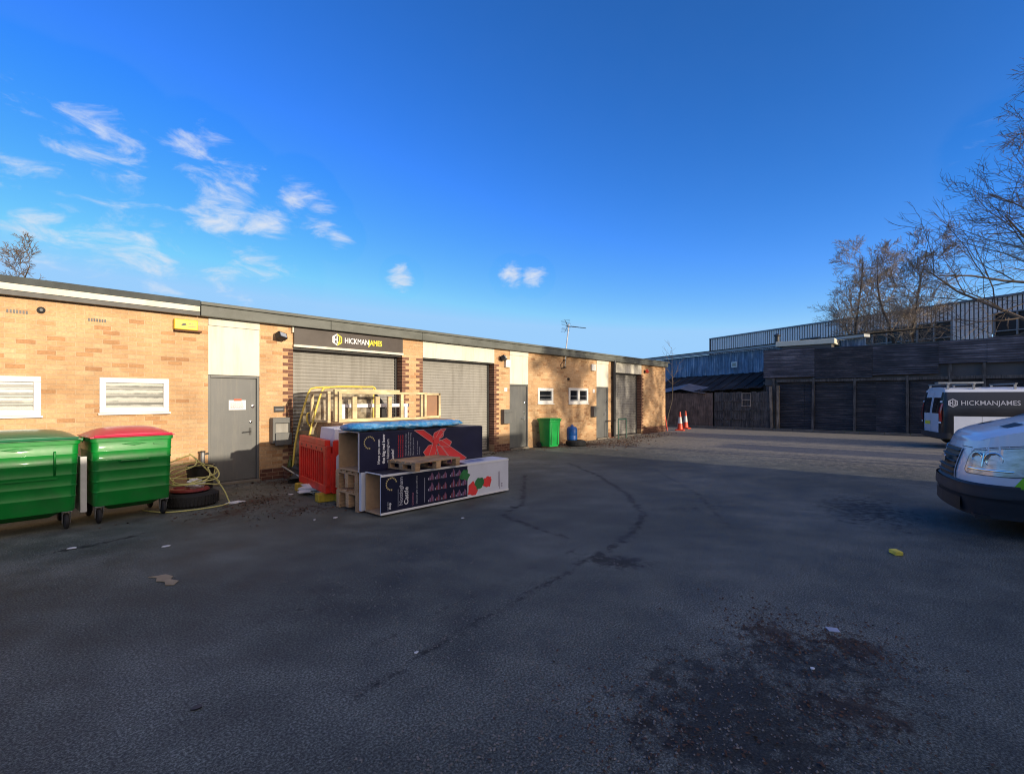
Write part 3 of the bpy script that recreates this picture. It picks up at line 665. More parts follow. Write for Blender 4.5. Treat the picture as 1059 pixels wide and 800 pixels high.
bl = empty('blue_shed', (32.6, -2.15, 0), math.atan2(D.y, D.x), 'blue corrugated shed with pale eaves behind the patchwork fence', 'shed')
s = MB(); n = 0; x = -6.0; rows = []
zb, zt = 0.0, 4.62
while x < 13.5:
    for dx, dy in ((0, 0), (.05, .035), (.11, .035), (.16, 0)): rows.append((x+dx, dy))
    x += .28
vs = [(a, b, z) for z in (zb, zt) for a, b in rows]; L_ = len(rows)
s.add(vs, [(i, i+1, L_+i+1, L_+i) for i in range(L_-1)]); s.build('corrugated_wall', M['clad_blue'], bl)
s = MB(); s.box(-6.1, 13.6, -.15, .30, 4.66, 4.80); s.build('eaves_board', surf('eaves_board', (.40,.42,.42), .6, .15, 2), bl)
s = MB(); s.add([(-6.1,.35,4.80),(13.6,.35,4.80),(13.6,-7,5.6),(-6.1,-7,5.6),(-6.1,.35,4.84),(13.6,.35,4.84),(13.6,-7,5.64),(-6.1,-7,5.64)], [(0,1,2,3),(7,6,5,4),(0,4,5,1),(3,2,6,7),(0,3,7,4),(1,5,6,2)]); s.build('roof', M['lean_roof'], bl)
s = MB(); s.tube([(.0,-1.2,4.8),(.0,-1.2,5.45)], .14, 12); s.lathe([(.2,0),(.2,.06),(.04,.16)], 12, Matrix.Translation((0,-1.2,5.45))); s.build('roof_vent', M['dark_steel'], bl, smooth=True, angle=40)
s = MB(); s.box(1.9, 2.35, .036, .08, 3.62, 3.98); s.build('window', M['upvc'], bl); s = MB(); s.box(1.98, 2.27, .081, .086, 3.69, 3.91); s.build('window_pane', M['glass_dark'], bl)

an = empty('flat_roof_annexe', (29.2, -6.0, 0), 0, 'small annexe with pale flat roof showing between the dark shed and the warehouse', 'annexe')
s = MB(); s.box(-.2, 3, -.2, 2.0, 0, 4.35); s.build('wall', M['clad_rib'], an); s = MB(); s.box(-.3, 3.2, -.35, 2.3, 4.36, 4.62); s.build('roof', M['cream'], an, bevel=.02)

XS = 28.0
sh = empty('dark_shed', (XS, -3.35, 0), 0, 'long dark shed of blue-black corrugated sheets on timber posts', 'shed')
def corr_h(mb, y0, y1, z0, z1, x=0, amp=.02, pitch=.10, tilt=0, n=1):
    ys_ = [y0, y1]; k = max(2, int((z1-z0)/pitch*4)); rows = []
    for i in range(k+1):
        z = z0+(z1-z0)*i/k; rows.append((x-amp*math.sin(2*math.pi*z/pitch), z))
    b = []
    for a, z in rows:
        b += [(a+tilt*(z-z0), y0, z), (a+tilt*(z-z0), y1, z)]
    mb.add(b, [(2*i, 2*i+1, 2*i+3, 2*i+2) for i in range(k)])
up = MB(); y = 0.0; rnd = random.Random(5)
while y > -17:
    wd = rnd.choice([1.5, 1.9, 2.3]); lo = 2.66 if y > -5.9 else 3.12
    if y > -5.9 < y-wd and False: pass
    up.k = rnd.choice([0,0,1,1,2])
    corr_h(up, y, y-wd+.01, lo+rnd.uniform(-.05,.05), 4.10+rnd.uniform(-.07,.05), x=-rnd.uniform(0,.03))
    y -= wd
up.build('upper_sheet_wall', [M['shed_sheet'], M['shed_b'], M['shed_c']], sh, smooth=True)
lo = MB(); y = -.62
while y > -17:
    wd = rnd.choice([.85, 1.2, 1.7])
    lo.k = rnd.choice([0,0,1,2])
    corr_h(lo, y, y-wd+.012, .02, rnd.choice([2.4, 2.5, 2.58]), x=.16+rnd.uniform(0,.05), amp=.014, pitch=.085)
    y -= wd
lo.build('lower_sheet_wall', [M['shed_sheet_low'], M['shed_sheet'], M['shed_c']], sh, smooth=True)
s = MB(); s.box(.3, 6, -17, -.02, 0, 4.05); s.box(.22, .3, -17, -.02, 2.3, 3.3); s.build('inner_wall', M['clad_rib'], sh)
s = MB(); s.box(.08, 6.1, -17.1, .05, 4.04, 4.10); s.build('roof', M['felt'], sh)
for yy in (-.5, -2.2, -3.9, -5.85, -7.3, -8.3, -9.6, -11.5, -13.5, -15.5):
    s = MB(); tl = rnd.uniform(-.05, .05); s.beam((.06, yy, 0), (.06, yy+tl, 3.1 if yy < -5.9 else 2.66), .10, .10); s.build('post', M['wood_grey'], sh)
s = MB(); s.box(.02, .1, -17, -.6, 2.45, 2.58); s.build('rail', M['wood_grey'], sh)

ln = empty('lean_to', (XS, -3.3, 0), 0, 'low lean-to with dark sheet roof between the brick building and the dark shed', 'lean-to')
s = MB(); A = [(-.15,.05,2.20),(-.15,3.6,2.0),(-.15,6.2,1.95)]; Bk = [(4.0,-.1,3.25),(6.2,4.2,3.2),(8.2,8.4,3.15)]
for i in range(2):
    n = 12
    for k in range(n):
        t0, t1 = k/n, (k+1)/n
        a0 = Vector(A[i]).lerp(Vector(A[i+1]), t0); a1 = Vector(A[i]).lerp(Vector(A[i+1]), t1); b0 = Vector(Bk[i]).lerp(Vector(Bk[i+1]), t0); b1 = Vector(Bk[i]).lerp(Vector(Bk[i+1]), t1)
        o_ = Vector((0,0,.03 if k % 2 else 0)); s.add([a0+o_, a1+o_, b1+o_, b0+o_, a0+o_-Vector((0,0,.03)), a1+o_-Vector((0,0,.03)), b1+o_-Vector((0,0,.03)), b0+o_-Vector((0,0,.03))], [(0,1,2,3),(7,6,5,4),(0,4,5,1),(3,2,6,7),(0,3,7,4),(1,5,6,2)])
s.build('sheet_roof', M['lean_roof'], ln)
s = MB(); s.box(.5, 4.0, -.0, .1, 0, 2.5); s.box(1.2, 1.3, .1, 8, 0, 2.2); s.build('inner_wall', M['clad_rib'], ln)
s = MB()
pts = [(-.3,6.1,1.82),(-.32,4.9,2.02),(-.3,4.3,2.16),(-.28,3.6,2.0),(-.3,2.9,1.9)]
for (a, b) in zip(pts[:-1], pts[1:]): s.add([a, b, (b[0]+1.4, b[1], b[2]+.35), (a[0]+1.4, a[1], a[2]+.35)], [(0,1,2,3)])
s.build('tarpaulin_edge', surf('grey_tarpaulin', (.16,.15,.155), .6, .4, 3, bump=.4), ln)

# fences: plain boards, then the patched gate
fb = empty('board_fence', (XS-.12, 2.4, 0), 0, 'plain vertical board fence behind the cones left of the patched gate', 'fence')
s = MB(); y = 1.6; 
while y > -3.15:
    s.box(0, .025, y-.115, y, .03, 1.93+rnd.uniform(-.02,.02)); y -= .12
s.build('boards', wood_mat('brown_boards', (.10,.068,.05), (.28,.19,.14), sc=(30,30,2)), fb)
s = MB(); s.beam((-.02,1.6,0),(-.02,1.6,2.0),.1,.1); s.build('post', M['wood_grey'], fb)
gt = empty('patched_gate', (XS-.14, -.86, 0), 0, 'wide timber gate patched together from pallet boards with a small framed opening', 'gate')
s = MB()
for ci in range(6):
    for ri in range(4):
        y0 = -.03-ci*.475; zt_ = [.02, .5, .98, 1.45, 1.98]; off = rnd.uniform(0, .03)
        z0, z1 = zt_[ri]+rnd.uniform(-.02,.02), zt_[ri+1]+rnd.uniform(-.03,.03)
        if ci == 3 and ri >= 2: continue
        nb = rnd.choice([4, 5, 6]); bw = .465/nb
        for k in range(nb): s.box(-off, -off+.02, y0-(k+1)*bw+.008, y0-k*bw, z0, z1+rnd.uniform(-.03,.02))
s.build('boards', M['wood_grey'], gt)
s = MB()
for z in (.52, 1.0, 1.47): s.box(-.05,-.032,-2.85,-.02,z-.03,z+.02)
for yy in (-.5,-.98,-1.9,-2.4): s.box(-.05,-.033,yy-.03,yy+.02,.1,1.95)
s.box(.02,.06,-2.85,-.02,.03,1.9); s.build('frame', M['wood_grey'], gt)
s = MB(); s.box(-.07,-.052,-1.92,-1.46,1.88,1.92); s.box(-.07,-.052,-1.92,-1.46,1.20,1.24); s.box(-.07,-.052,-1.50,-1.46,1.24,1.88); s.box(-.07,-.052,-1.92,-1.88,1.24,1.88); s.box(-.068,-.054,-1.88,-1.5,1.53,1.58)
s.build('opening_frame', wood_mat('pale_weathered', (.26,.21,.16), (.46,.38,.30), sc=(20,20,3)), gt)
pp = wood_mat('pale_post', (.16,.13,.09), (.34,.27,.2), sc=(20,20,3))
s = MB(); s.beam((-.06,-2.92,0),(-.06,-2.86,2.25),.1,.12); s.build('post', pp, gt); s = MB(); s.beam((-.02,-3.2,0),(-.02,-3.2,2.28),.12,.12); s.build('post', pp, gt)
kb = MB()
y = 3.4
while y > -17: kb.box(27.45, 27.6, y-.9, y, 0, .11); y -= .91
tag(kb.build('kerb_edging', surf('kerb_concrete', (.16,.145,.12), .9, .3, 3, bump=.3), None, bevel=.015), kind='structure')
# ------------------------------------------------------------------ four-wheeled waste bins
def rrect(w, d, r, z, n=6, cx=0, cy=0):
    pts = []
    for (sx, sy, a0) in ((1,1,0),(-1,1,90),(-1,-1,180),(1,-1,270)):
        for k in range(n):
            a = R(a0+90*k/(n-1)); pts.append((cx+sx*(w/2-r)+r*math.cos(a), cy+sy*(d/2-r)+r*math.sin(a), z))
    return pts
def waste_bin(loc, rz, w, label, lidmat, bars):
    r = empty('waste_bin', loc, rz, label, 'waste bin', 'green four-wheeled waste bins')
    d = .84; b = MB(); rs = []
    zs = [(.235, .86, .80), (.30, .90, .86)]
    ribs = [.42, .56, .70, .84, .96]
    prof = [(.235,.93),(.26,.945)]
    for z in ribs:
        t = .945+.055*(z-.26)/.85
        prof += [(z-.014,t-.002),(z-.004,t+.010),(z+.006,t+.010),(z+.014,t)]
    prof += [(1.08,1.0),(1.085,1.03),(1.13,1.035),(1.135,1.0)]
    for z, t in prof: rs.append(rrect(w*t, d*t, .07, z))
    b.rings(rs); b.build('bin_body', M['bin_green'], r, smooth=True, angle=32)
    # sump under the body
    b = MB(); b.rings([rrect(w*.55, d*.6, .05, .16), rrect(w*.78, d*.8, .06, .234)]); b.build('sump', M['bin_green'], r, smooth=True, angle=40)
    # front pocket bars / label ridge
    b = MB(); yf = -d/2*1.0
    if bars:
        for sx in (-.28*w/.95, .28*w/.95): e_ = MB(); e_.tube([(sx, yf-.012, 1.0),(sx, yf-.02, .98),(sx, yf+.01, .70)], .012, 8); e_.build('front_bar', M['bin_green'], r, smooth=True)
        b.box(-.36, .36, yf+.0, yf+.035, .655, .675)
    else:
        b.tube([(-.17,yf+.03,.82),(-.15,yf-.03,.825),(.15,yf-.03,.825),(.17,yf+.03,.82)], .014, 8)
        e_ = MB(); e_.box(.22,.36,yf-.016,yf+.0,1.02,1.04); e_.build('moulded_label', M['bin_green'], r)
    e_ = MB(); e_.tube([(-.13*1.0+.0, yf-.012, 1.045),(0,yf-.02,1.06),(.13,yf-.012,1.045),(.0,yf-.018,1.03)], .008, 6, closed=True); e_.build('moulded_emblem', M['bin_green'], r, smooth=True)
    b.build('front_handle', M['bin_green'], r, smooth=True, angle=40)
    # trunnions
    for sx in (-1, 1):
        t = MB(); t.tube([(sx*w*.51,.02,1.105),(sx*(w*.51+.07),.02,1.105)], .022, 12); t.lathe([(.035,0),(.035,.012)], 12, Matrix.Translation((sx*(w*.51+.065),.02,1.105)) @ Matrix.Rotation(R(90),4,'Y'))
        t.build('lifting_arm', M['bin_green'], r, smooth=True, angle=40)
    # lid: shallow dome hinged at the back
    l = MB(); lr = []; wl, dl = w*1.05, d*1.05
    n = 14
    for i in range(n+1):
        t = i/n; yy = -dl/2+dl*t
        h = .012+.115*math.sin(math.pi*min(1, t*.92+.05))**.7
        ring = []
        for k in range(17):
            u = -1+2*k/16; hh = h*(1-abs(u)**5)*(.97+.03*math.cos(u*5)); ring.append((u*wl/2, yy, 1.142+max(.004, hh)))
        for k in range(17): ring.append(((1-2*k/16)*wl/2, yy, 1.137))
        lr.append(ring)
    l.rings(lr); l.build('lid', lidmat, r, smooth=True, angle=50)
    l = MB(); l.tube([(-wl/2+.04,-dl/2-.012,1.16),(wl/2-.04,-dl/2-.012,1.16)], .016, 8); l.build('lid_lip', lidmat, r, smooth=True, angle=40)
    # casters
    for sx in (-1, 1):
        for sy in (-1, 1):
            c = MB(); px, py = sx*w*.40, sy*d*.38
            c.box(px-.05,px+.05,py-.06,py+.06,.222,.234)
            for s_ in (-1,1): c.poly([(px+s_*.036,py-.04,.225),(px+s_*.036,py+.05,.225),(px+s_*.036,py+.035,.085),(px+s_*.036,py+.0,.07)], (s_*.006,0,0))
            co = c.build('caster', M['steel'], r)
            wlh = MB(); wlh.lathe([(.03,-.022),(.085,-.024),(.1,-.012),(.1,.012),(.085,.024),(.03,.022)], 24, Matrix.Translation((px,py+.018,.1)) @ Matrix.Rotation(R(90),4,'Y'))
            wlh.build('wheel', M['rubber'], co, smooth=True, angle=40)
    return r
waste_bin((1.69,-1.58,0), R(1), .90, 'green four-wheeled waste bin with a red domed lid', M['lid_red'], False)
waste_bin((.56,-1.62,0), R(-1), 1.13, 'green four-wheeled waste bin with a green lid at the left edge', M['lid_green'], True)
o = MB(); o.box(1.145,1.215,-1.90,-1.86,.17,.90); o.box(1.15,1.17,-1.86,-1.2,.17,.90)
tag(o.build('board_offcut', M['white_bag'], bevel=.01), 'pale upright board wedged in the gap between the two waste bins', 'board')

# ------------------------------------------------------------------ tyre heap and hose
ty = empty('car_tyre', (2.52,-1.5,0), 0, 'worn car tyre lying flat under the red rim beside the red-lidded bin', 'tyre')
def tyre(mb, R0, R1, h, M_=None):
    mb.lathe([(R1,.03),(R1+.02,.0),(R0-.05,.0),(R0-.01,.03),(R0,.06),(R0,h-.06),(R0-.01,h-.03),(R0-.05,h),(R1+.02,h),(R1,h-.03),(R1-.01,h/2),(R1,.03)], 48, M_, cap=False)
    for k in range(48):
        a = 2*math.pi*k/48; Mx = Matrix.Rotation(a, 4, 'Z')
        if M_ is not None: Mx = M_ @ Mx
        for z0, z1 in ((.035,h*.36),(h*.4,h*.6),(h*.64,h-.035)): mb.box(R0-.004, R0+.007, -.014, .016, z0, z1, Mx)
b = MB(); tyre(b, .37, .21, .21); b.build('tread', M['rubber'], ty, smooth=True, angle=35)
rm = empty('wheel_rim', (2.5,-1.5,.215), R(20), 'dull red steel wheel rim resting on the flat tyre', 'wheel rim')
b = MB(); b.lathe([(.24,0),(.27,.02),(.25,.05),(.22,.06),(.20,.03),(.10,.02),(.06,.05),(.03,.05)], 36, None); b.build('rim_disc', surf('dull_red_rim', (.28,.03,.025), .55, .35, 9, dirt=(.08,.05,.04), dirt_amt=.5), rm, smooth=True, angle=35)
tb = empty('black_tub', (2.78,-1.05,0), 0, 'black open-topped plastic tub behind the flat tyre', 'tub')
b = MB(); b.lathe([(.17,0),(.2,.52),(.215,.53),(.215,.55),(.19,.55),(.16,.03)], 28, None); b.build('tub_wall', M['black_plastic'], tb, smooth=True, angle=35)
ho = MB(); rnd = random.Random(3)
pts = []
loops = [(2.44,-1.58,.50,.30,.22,.45),(2.56,-1.52,.47,.33,.12,.3),(2.62,-1.35,.42,.30,.5,.1),(2.5,-1.62,.38,.36,-.15,.05),(2.40,-1.3,.60,.24,.6,.3)]
for cx, cy, cz, rad, tx, tyy in loops:
    for k in range(22):
        a = 2*math.pi*k/22+.4; u, v = math.cos(a)*rad, math.sin(a)*rad
        pts.append((cx+u, cy+v, max(.23, cz+u*tx*.6+v*tyy+.02*math.sin(3*a))))
tail = [(2.8,-1.45,.45),(2.93,-1.6,.22),(2.96,-1.75,.05),(2.9,-1.93,.014),(2.6,-2.03,.014),(2.25,-1.98,.014),(2.05,-1.85,.014),(1.9,-1.5,.014)]
allp = pts+tail
def smooth_path(P, n=4):
    P = [Vector(p) for p in P]; o = []
    for i in range(len(P)-1):
        p0, p1, p2, p3 = P[max(0,i-1)], P[i], P[i+1], P[min(len(P)-1,i+2)]
        for k in range(n):
            t = k/n; o.append(.5*((2*p1)+(p2-p0)*t+(2*p0-5*p1+4*p2-p3)*t*t+(3*p1-p0-3*p2+p3)*t**3))
    return o+[P[-1]]
ho.tube(smooth_path(allp, 3), .010, 7)
tag(ho.build('garden_hose', M['hose'], smooth=True), 'pale yellow hose coiled loosely over the tyre and rim', 'hose')
def crumple(name, cx, cy, cz, sx, sy, sz, mat, seed, label, cat, n=18, rough=.35):
    b = MB(); vs = []; fs = []
    for i in range(n+1):
        for j in range(n):
            th = math.pi*i/n; ph = 2*math.pi*j/n; d = Vector((math.sin(th)*math.cos(ph), math.sin(th)*math.sin(ph), math.cos(th)))
            k = 1+rough*noise.noise(d*2.3+Vector((seed,0,0)))+rough*.5*noise.noise(d*6+Vector((0,seed,0)))
            vs.append((cx+d.x*sx*k, cy+d.y*sy*k, max(.004, cz+d.z*sz*k)))
    for i in range(n):
        for j in range(n): l = (j+1) % n; fs.append((i*n+j, i*n+l, (i+1)*n+l, (i+1)*n+j))
    b.add(vs, fs); return tag(b.build(name, mat, smooth=True, angle=30), label, cat)
crumple('white_rag', 2.56,-1.55,.32,.13,.10,.08, M['white_bag'], 3, 'crumpled white rag lying in the red rim', 'rag')
crumple('white_rag', 3.02,-1.9,.01,.13,.07,.02, M['white_bag'], 8, 'flattened white scrap on the ground right of the tyre', 'rag')

# debris at the pier
crumple('black_sheeting', 4.75,-.75,.10,.33,.28,.26, M['black_plastic'], 5, 'crumpled black sheeting heaped at the foot of the first pier', 'sheeting', rough=.6)
o = MB(); o.tube([(4.35,-.55,.32),(4.62,-1.1,.03)], .018, 8); tag(o.build('grey_pole', M['steel'], smooth=True), 'short grey pole leaning on the black sheeting', 'pole')
bt = empty('green_bottle', (4.70,-.14,.0), 0, 'small green bottle standing against the first pier', 'bottle')
b = MB(); b.box(-.1,.12,-.1,.1,0,.14); b.build('brick_block', M['dark_brick'], bt)
b = MB(); b.lathe([(.055,.14),(.06,.20),(.055,.30),(.02,.40),(.018,.46)], 16, None); b.build('bottle_body', surf('bottle_green', (.08,.10,.015), .25, .2, 6), bt, smooth=True, angle=40)

# ------------------------------------------------------------------ red pedestrian barriers
def barrier(loc, rz, label, reflect=False, L_=1.52):
    r = empty('pedestrian_barrier', loc, rz, label, 'barrier', 'red plastic pedestrian barriers')
    b = MB(); th = .045; z0, z1 = .14, .99
    b.box(0,L_,-th,th,z1-.20,z1-.10); b.box(.04,L_-.04,-th,th,z1-.10,z1); b.box(0,L_,-th,th,z0,z0+.13)
    b.box(0,.11,-th,th,z0+.13,z1-.20); b.box(L_-.11,L_,-th,th,z0+.13,z1-.20); b.box(-.03,.04,-.035,.035,.16,.78); b.box(L_-.04,L_+.03,-.035,.035,.26,.9)
    n = 11
    for i in range(n):
        xx = .11+(L_-.22)*(i+.5)/n; b.box(xx-.019,xx+.019,-.03,.03,z0+.13,z1-.20)
    b.build('barrier_panel', M['red_plastic'], r, bevel=.008)
    h = MB()
    for i in range(5): h.lathe([(.022,-.047),(.022,.047)], 12, Matrix.Translation((.2+i*(L_-.4)/4,0,z1-.15)) @ Matrix.Rotation(R(90),4,'X'))
    h.build('drain_hole', M['black_plastic'], r)
    for xx in (.16, L_-.16):
        f = MB(); f.box(xx-.09,xx+.09,-.14,.14,0,.135); f.build('foot', M['yellow_block'], r, bevel=.015)
    if reflect:
        f = MB(); f.poly([(.12+.07*math.cos(a),-.052,.55+(.16 if k<8 else -.16)+.06*math.sin(a)) for k, a in enumerate([(k+.5)*math.pi/8 for k in range(16)])], (0,-.004,0)); f.build('reflector', M['white_print'], r)
        f = MB(); f.box(.0,.36,-.05,-.031,.2,.98); f.build('solid_panel', M['red_plastic'], r, bevel=.006)
    return r
barrier((4.28,-1.50,0), math.atan2(-1.42,-.27), 'red plastic barrier with yellow feet at the left of the display boxes')
barrier((4.04,-3.02,0), R(-10), 'red barrier with white reflector partly hidden behind the display boxes', True)
crumple('white_bag', 4.35,-2.1,.09,.38,.25,.12, M['white_bag'], 12, 'white plastic bag flattened beneath the red barrier', 'bag', rough=.5)
o = MB(); o.box(4.15,4.6,-3.25,-3.15,.0,.045,None); tag(o.build('timber_offcut', M['wood_pallet'], bevel=.004), 'short timber offcut on the ground behind the barrier foot', 'timber offcut')

# ------------------------------------------------------------------ crates, pallets, display boxes
def crate(loc, label, W=2.3, Dp=.62, h=.29):
    r = empty('timber_crate', loc, 0, label, 'crate', None)
    for yy in (0, Dp/2-.045, Dp-.09):
        for xx in (0, W/3, 2*W/3, W-.1): b = MB(); b.box(xx,xx+.1,yy,yy+.09,.035,h-.05); b.build('block', M['wood_pallet'], r, bevel=.004)
    b = MB()
    for yy in (0, .16, .32, .48): b.box(0,W,yy,min(yy+.12,Dp),h-.022,h-.002)
    for xx in (0, W/3, 2*W/3, W-.1): b.box(xx,xx+.1,0,Dp,h-.05,h-.024)
    b.build('deck_board', M['wood_pallet'], r, bevel=.003)
    b = MB()
    for yy in (0, Dp-.09): b.box(0,W,yy,yy+.09,.002,.033)
    b.build('base_board', M['wood_pallet'], r, bevel=.003)
crate((3.93,-3.97,0), 'long timber crate on the ground beneath the upper navy display box')
crate((3.93,-3.95,.29), 'second timber crate stacked on the lowest one under the upper navy box')
o = MB(); o.box(3.93,4.02,-4.045,-3.985,.03,.585); tag(o.build('white_board', M['card_white'], bevel=.004), 'narrow white board standing on edge between the crates and the lower display box', 'board')
o = MB(); o.box(3.9,4.1,-4.38,-4.12,.0,.03); 
def openbox(r, W, Dp, h, mat_front, t=.022):
    b = MB(); b.box(0,W,0,.018,0,h); f = b.build('front_panel', mat_front, r, bevel=.002)
    b = MB(); b.box(0,W,Dp-t,Dp,t,h-t); b.box(0,W,.018,Dp,0,t); b.box(W-t,W,.018,Dp-t,t,h-t)
    b.box(t,t+.01,.06,Dp-.05,t,h-t) if False else None
    b.build('inner_shell', M['card_edge'], r)
    return f
# lower box
lb = empty('display_box', (3.97,-4.47,.03), R(-1.5), 'lower open-ended display box printed navy and white lying on its side', 'display box')
W_, Dp, h = 2.6, .40, .56
openbox(lb, W_, Dp, h, M['card_white'])
b = MB(); b.box(0,1.62,-.0025,-.0005,.03,h-.03); fp = b.build('navy_print', M['navy_dark'], lb)
b = MB(); b.box(0,1.62,.018,Dp,h-.0,h+.006); b.build('navy_top', M['navy_dark'], lb)
b = MB(); b.box(1.62,W_,.018,Dp,h-.0,h+.006); b.build('white_top', M['card_white'], lb)
b = MB(); b.box(1.75,2.1,.1,.2,h+.007,h+.009); b.box(1.8,2.3,.25,.3,h+.007,h+.009); b.build('blue_print', surf('pale_blue_print', (.25,.33,.62), .5, .3, 9), lb)
b = MB(); b.box(1.02,1.035,-.005,-.0027,.03,h-.03); b.build('panel_seam', M['black_plastic'], lb)
b = MB(); b.box(-.004,W_,-.006,-.001,0,.03); b.box(-.004,W_,-.006,-.001,h-.03,h); b.box(-.006,.012,-.004,Dp,h,h+.012); b.build('edge_trim', M['white_print'], lb)
def ring_print(par, c, r, mat, y):
    b = MB()
    for k in range(13):
        a = R(20+k*21); x0, z0 = c[0]+r*math.cos(a), c[1]+r*math.sin(a)
        b.box(x0-.009,x0+.009,y-.002,y,z0-.011,z0+.011)
    b.build('printed_ring', mat, par)
ring_print(lb, (.17,.42), .085, M['gold_print'], -.003)
V = lambda s_, size, x, z, mat, par, y=-.0045, bold=0: text('lettering', s_, size, (x, y, z), (0,0,1), (-1,0,0), mat, par, bold=bold)
V('Nottingham', .085, .36, .09, M['grey_print'], lb, bold=.001)
V('Castle', .10, .455, .09, M['white_print'], lb, bold=.001)
V('Christmas', .045, .55, .06, M['pink_print'], lb); V('Discover gifts you will love', .038, .62, .07, M['grey_print'], lb)
V('open daily', .03, .12, .05, M['grey_print'], lb); V('shop', .05, .16, .06, M['white_print'], lb, bold=.001)
b = MB(); b.box(.75,.756,-.0045,-.0027,.07,.44); b.box(.28,.285,-.0045,-.0027,.08,.33); b.build('printed_rule', M['grey_print'], lb)
for ci, xx in enumerate([.86,.92+.03,1.0-.0+.06-.02,1.17,1.27,1.37,1.5]):
    if ci == 2: xx = .985+.07
rnd = random.Random(9)
pa, pb, pw = MB(), MB(), MB()
for ci, xx in enumerate((.84,.97,1.10,1.27,1.39,1.51)):
    for ri in range(3):
        zz = .06+ri*.165
        if ci == 5 and ri == 2: continue
        mb = pa if rnd.random() < .5 else pb; hh = rnd.uniform(.10,.135)
        mb.poly([(xx,-.0027,zz),(xx+.085,-.0027,zz),(xx+.08,-.0027,zz+hh*.6),(xx+.05,-.0027,zz+hh),(xx+.03,-.0027,zz+hh*.55),(xx+.005,-.0027,zz+hh*.5)], (0,-.002,0))
        (pb if mb is pa else pa).poly([(xx+.035,-.005,zz),(xx+.06,-.005,zz),(xx+.055,-.005,zz+hh*.8),(xx+.045,-.005,zz+hh*.9)], (0,-.001,0))
        pw.box(xx-.022,xx-.008,-.0047,-.0027,zz+.005,zz+.035)
pa.build('product_print', M['purple_print'], lb); pb.build('product_print', M['maroon_print'], lb); pw.build('price_print', M['grey_print'], lb)
# festive shapes on the white end
def blob_poly(cx, cz, r, n, seed, y=-.003):
    rr = random.Random(seed); return [(cx+r*rr.uniform(.6,1.15)*math.cos(2*math.pi*k/n), y, cz+r*rr.uniform(.6,1.1)*math.sin(2*math.pi*k/n)) for k in range(n)]
b = MB(); b.poly(blob_poly(1.56,.38,.11,14,2), (0,-.002,0)); b.poly(blob_poly(1.88,.20,.12,14,5,-.005), (0,-.001,0)); b.poly([(1.44,-.003,.37),(1.5,-.003,.35),(1.52,-.003,.43)], (0,-.002,0)); b.build('green_print', M['green_print'], lb)
b = MB(); b.poly(blob_poly(1.73,.14,.13,13,4,-.0028), (0,-.002,0)); b.poly(blob_poly(2.07,.21,.12,15,7,-.0028), (0,-.002,0)); b.poly([(1.66,-.003,.10),(1.70,-.003,.03),(1.73,-.003,.10)], (0,-.002,0)); b.poly([(2.14,-.003,.25),(2.17,-.003,.29),(2.12,-.003,.29)], (0,-.002,0)); b.build('red_print', M['red_print'], lb)
b = MB(); b.box(2.34,2.345,-.0045,-.0027,.10,.36); b.box(2.37,2.375,-.0045,-.0027,.06,.36); b.box(2.42,2.44,-.0045,-.0027,.09,.11); b.box(2.42,2.44,-.0045,-.0027,.13,.15); b.build('printed_rule', M['purple_print'], lb)
# upper box
ub = empty('display_box', (3.9,-4.03,.592), R(-1.2), 'upper navy open-ended display box printed with a big red bow', 'display box')
W_, Dp, h = 2.47, .58, .565
openbox(ub, W_, Dp, h, M['navy'])
b = MB(); b.box(0,W_,.018,Dp,h,h+.006); b.build('navy_top', M['navy'], ub)
b = MB(); b.box(W_+.0005,W_+.004,0,Dp,0,h); b.build('navy_end', M['navy'], ub)
b = MB(); b.box(-.005,.006,-.004,.018,0,h); b.box(-.005,.006,.018,Dp,h+.006,h+.014); b.build('edge_trim', M['grey_print'], ub)
ring_print(ub, (.17,.42), .085, M['gold_print'], -.003)
V('Have you seen', .062, .345, .09, M['white_print'], ub, -.003, .0015); V('the big red bow', .068, .43, .09, M['white_print'], ub, -.003, .003)
V('at Nottingham', .062, .505, .09, M['white_print'], ub, -.003, .0005); V('Castle?', .068, .59, .10, M['white_print'], ub, -.003, .0015)
for xx, c_ in ((.68,'red_print'),(.72,'red_print'),(.76,'red_print')): V('find it and win a lovely prize', .030, xx, .16, M[c_], ub, -.003)
for xx, s_ in ((.82,'Visit the gift shop today'),(.87,'Open every day until late'),(.91,'from ten in the morning'),(.96,'Share your picture')): V(s_, .036, xx, .17, M['grey_print'], ub, -.003)
V('see you there soon', .028, 1.04, .17, M['grey_print'], ub, -.003); V('terms apply', .026, 1.08, .17, M['grey_print'], ub, -.003)
P3 = lambda pts, y: [(x, y, z) for x, z in pts]
bow_shapes = [[(.96,h-.004),(1.14,h-.004),(1.40,.40),(1.33,.33)], [(1.42,.36),(1.50,.38),(2.08,.03),(2.02,.004),(1.74,.004)], [(1.38,.40),(1.46,.40),(1.62,h-.004),(1.50,h-.004)], [(1.34,.34),(1.40,.32),(1.46,.02),(1.30,.004),(1.22,.06)],
    [(1.33,.40),(1.42,.37),(1.55,.43),(1.57,.51),(1.49,.55),(1.36,.50)], [(1.14,.20),(1.24,.30),(1.38,.33),(1.42,.24),(1.36,.10),(1.22,.09)], [(1.42,.35),(1.62,.40),(1.74,.33),(1.68,.25),(1.50,.27)], [(1.40,.30),(1.52,.27),(1.72,.05),(1.50,.02)]]
for i, s_ in enumerate(bow_shapes):
    b = MB(); y = -.0025-.0012*i; b.poly(P3(s_, y), (0,-.001,0)); b.build('bow_print', M['red_print'], ub)
o_ = MB()
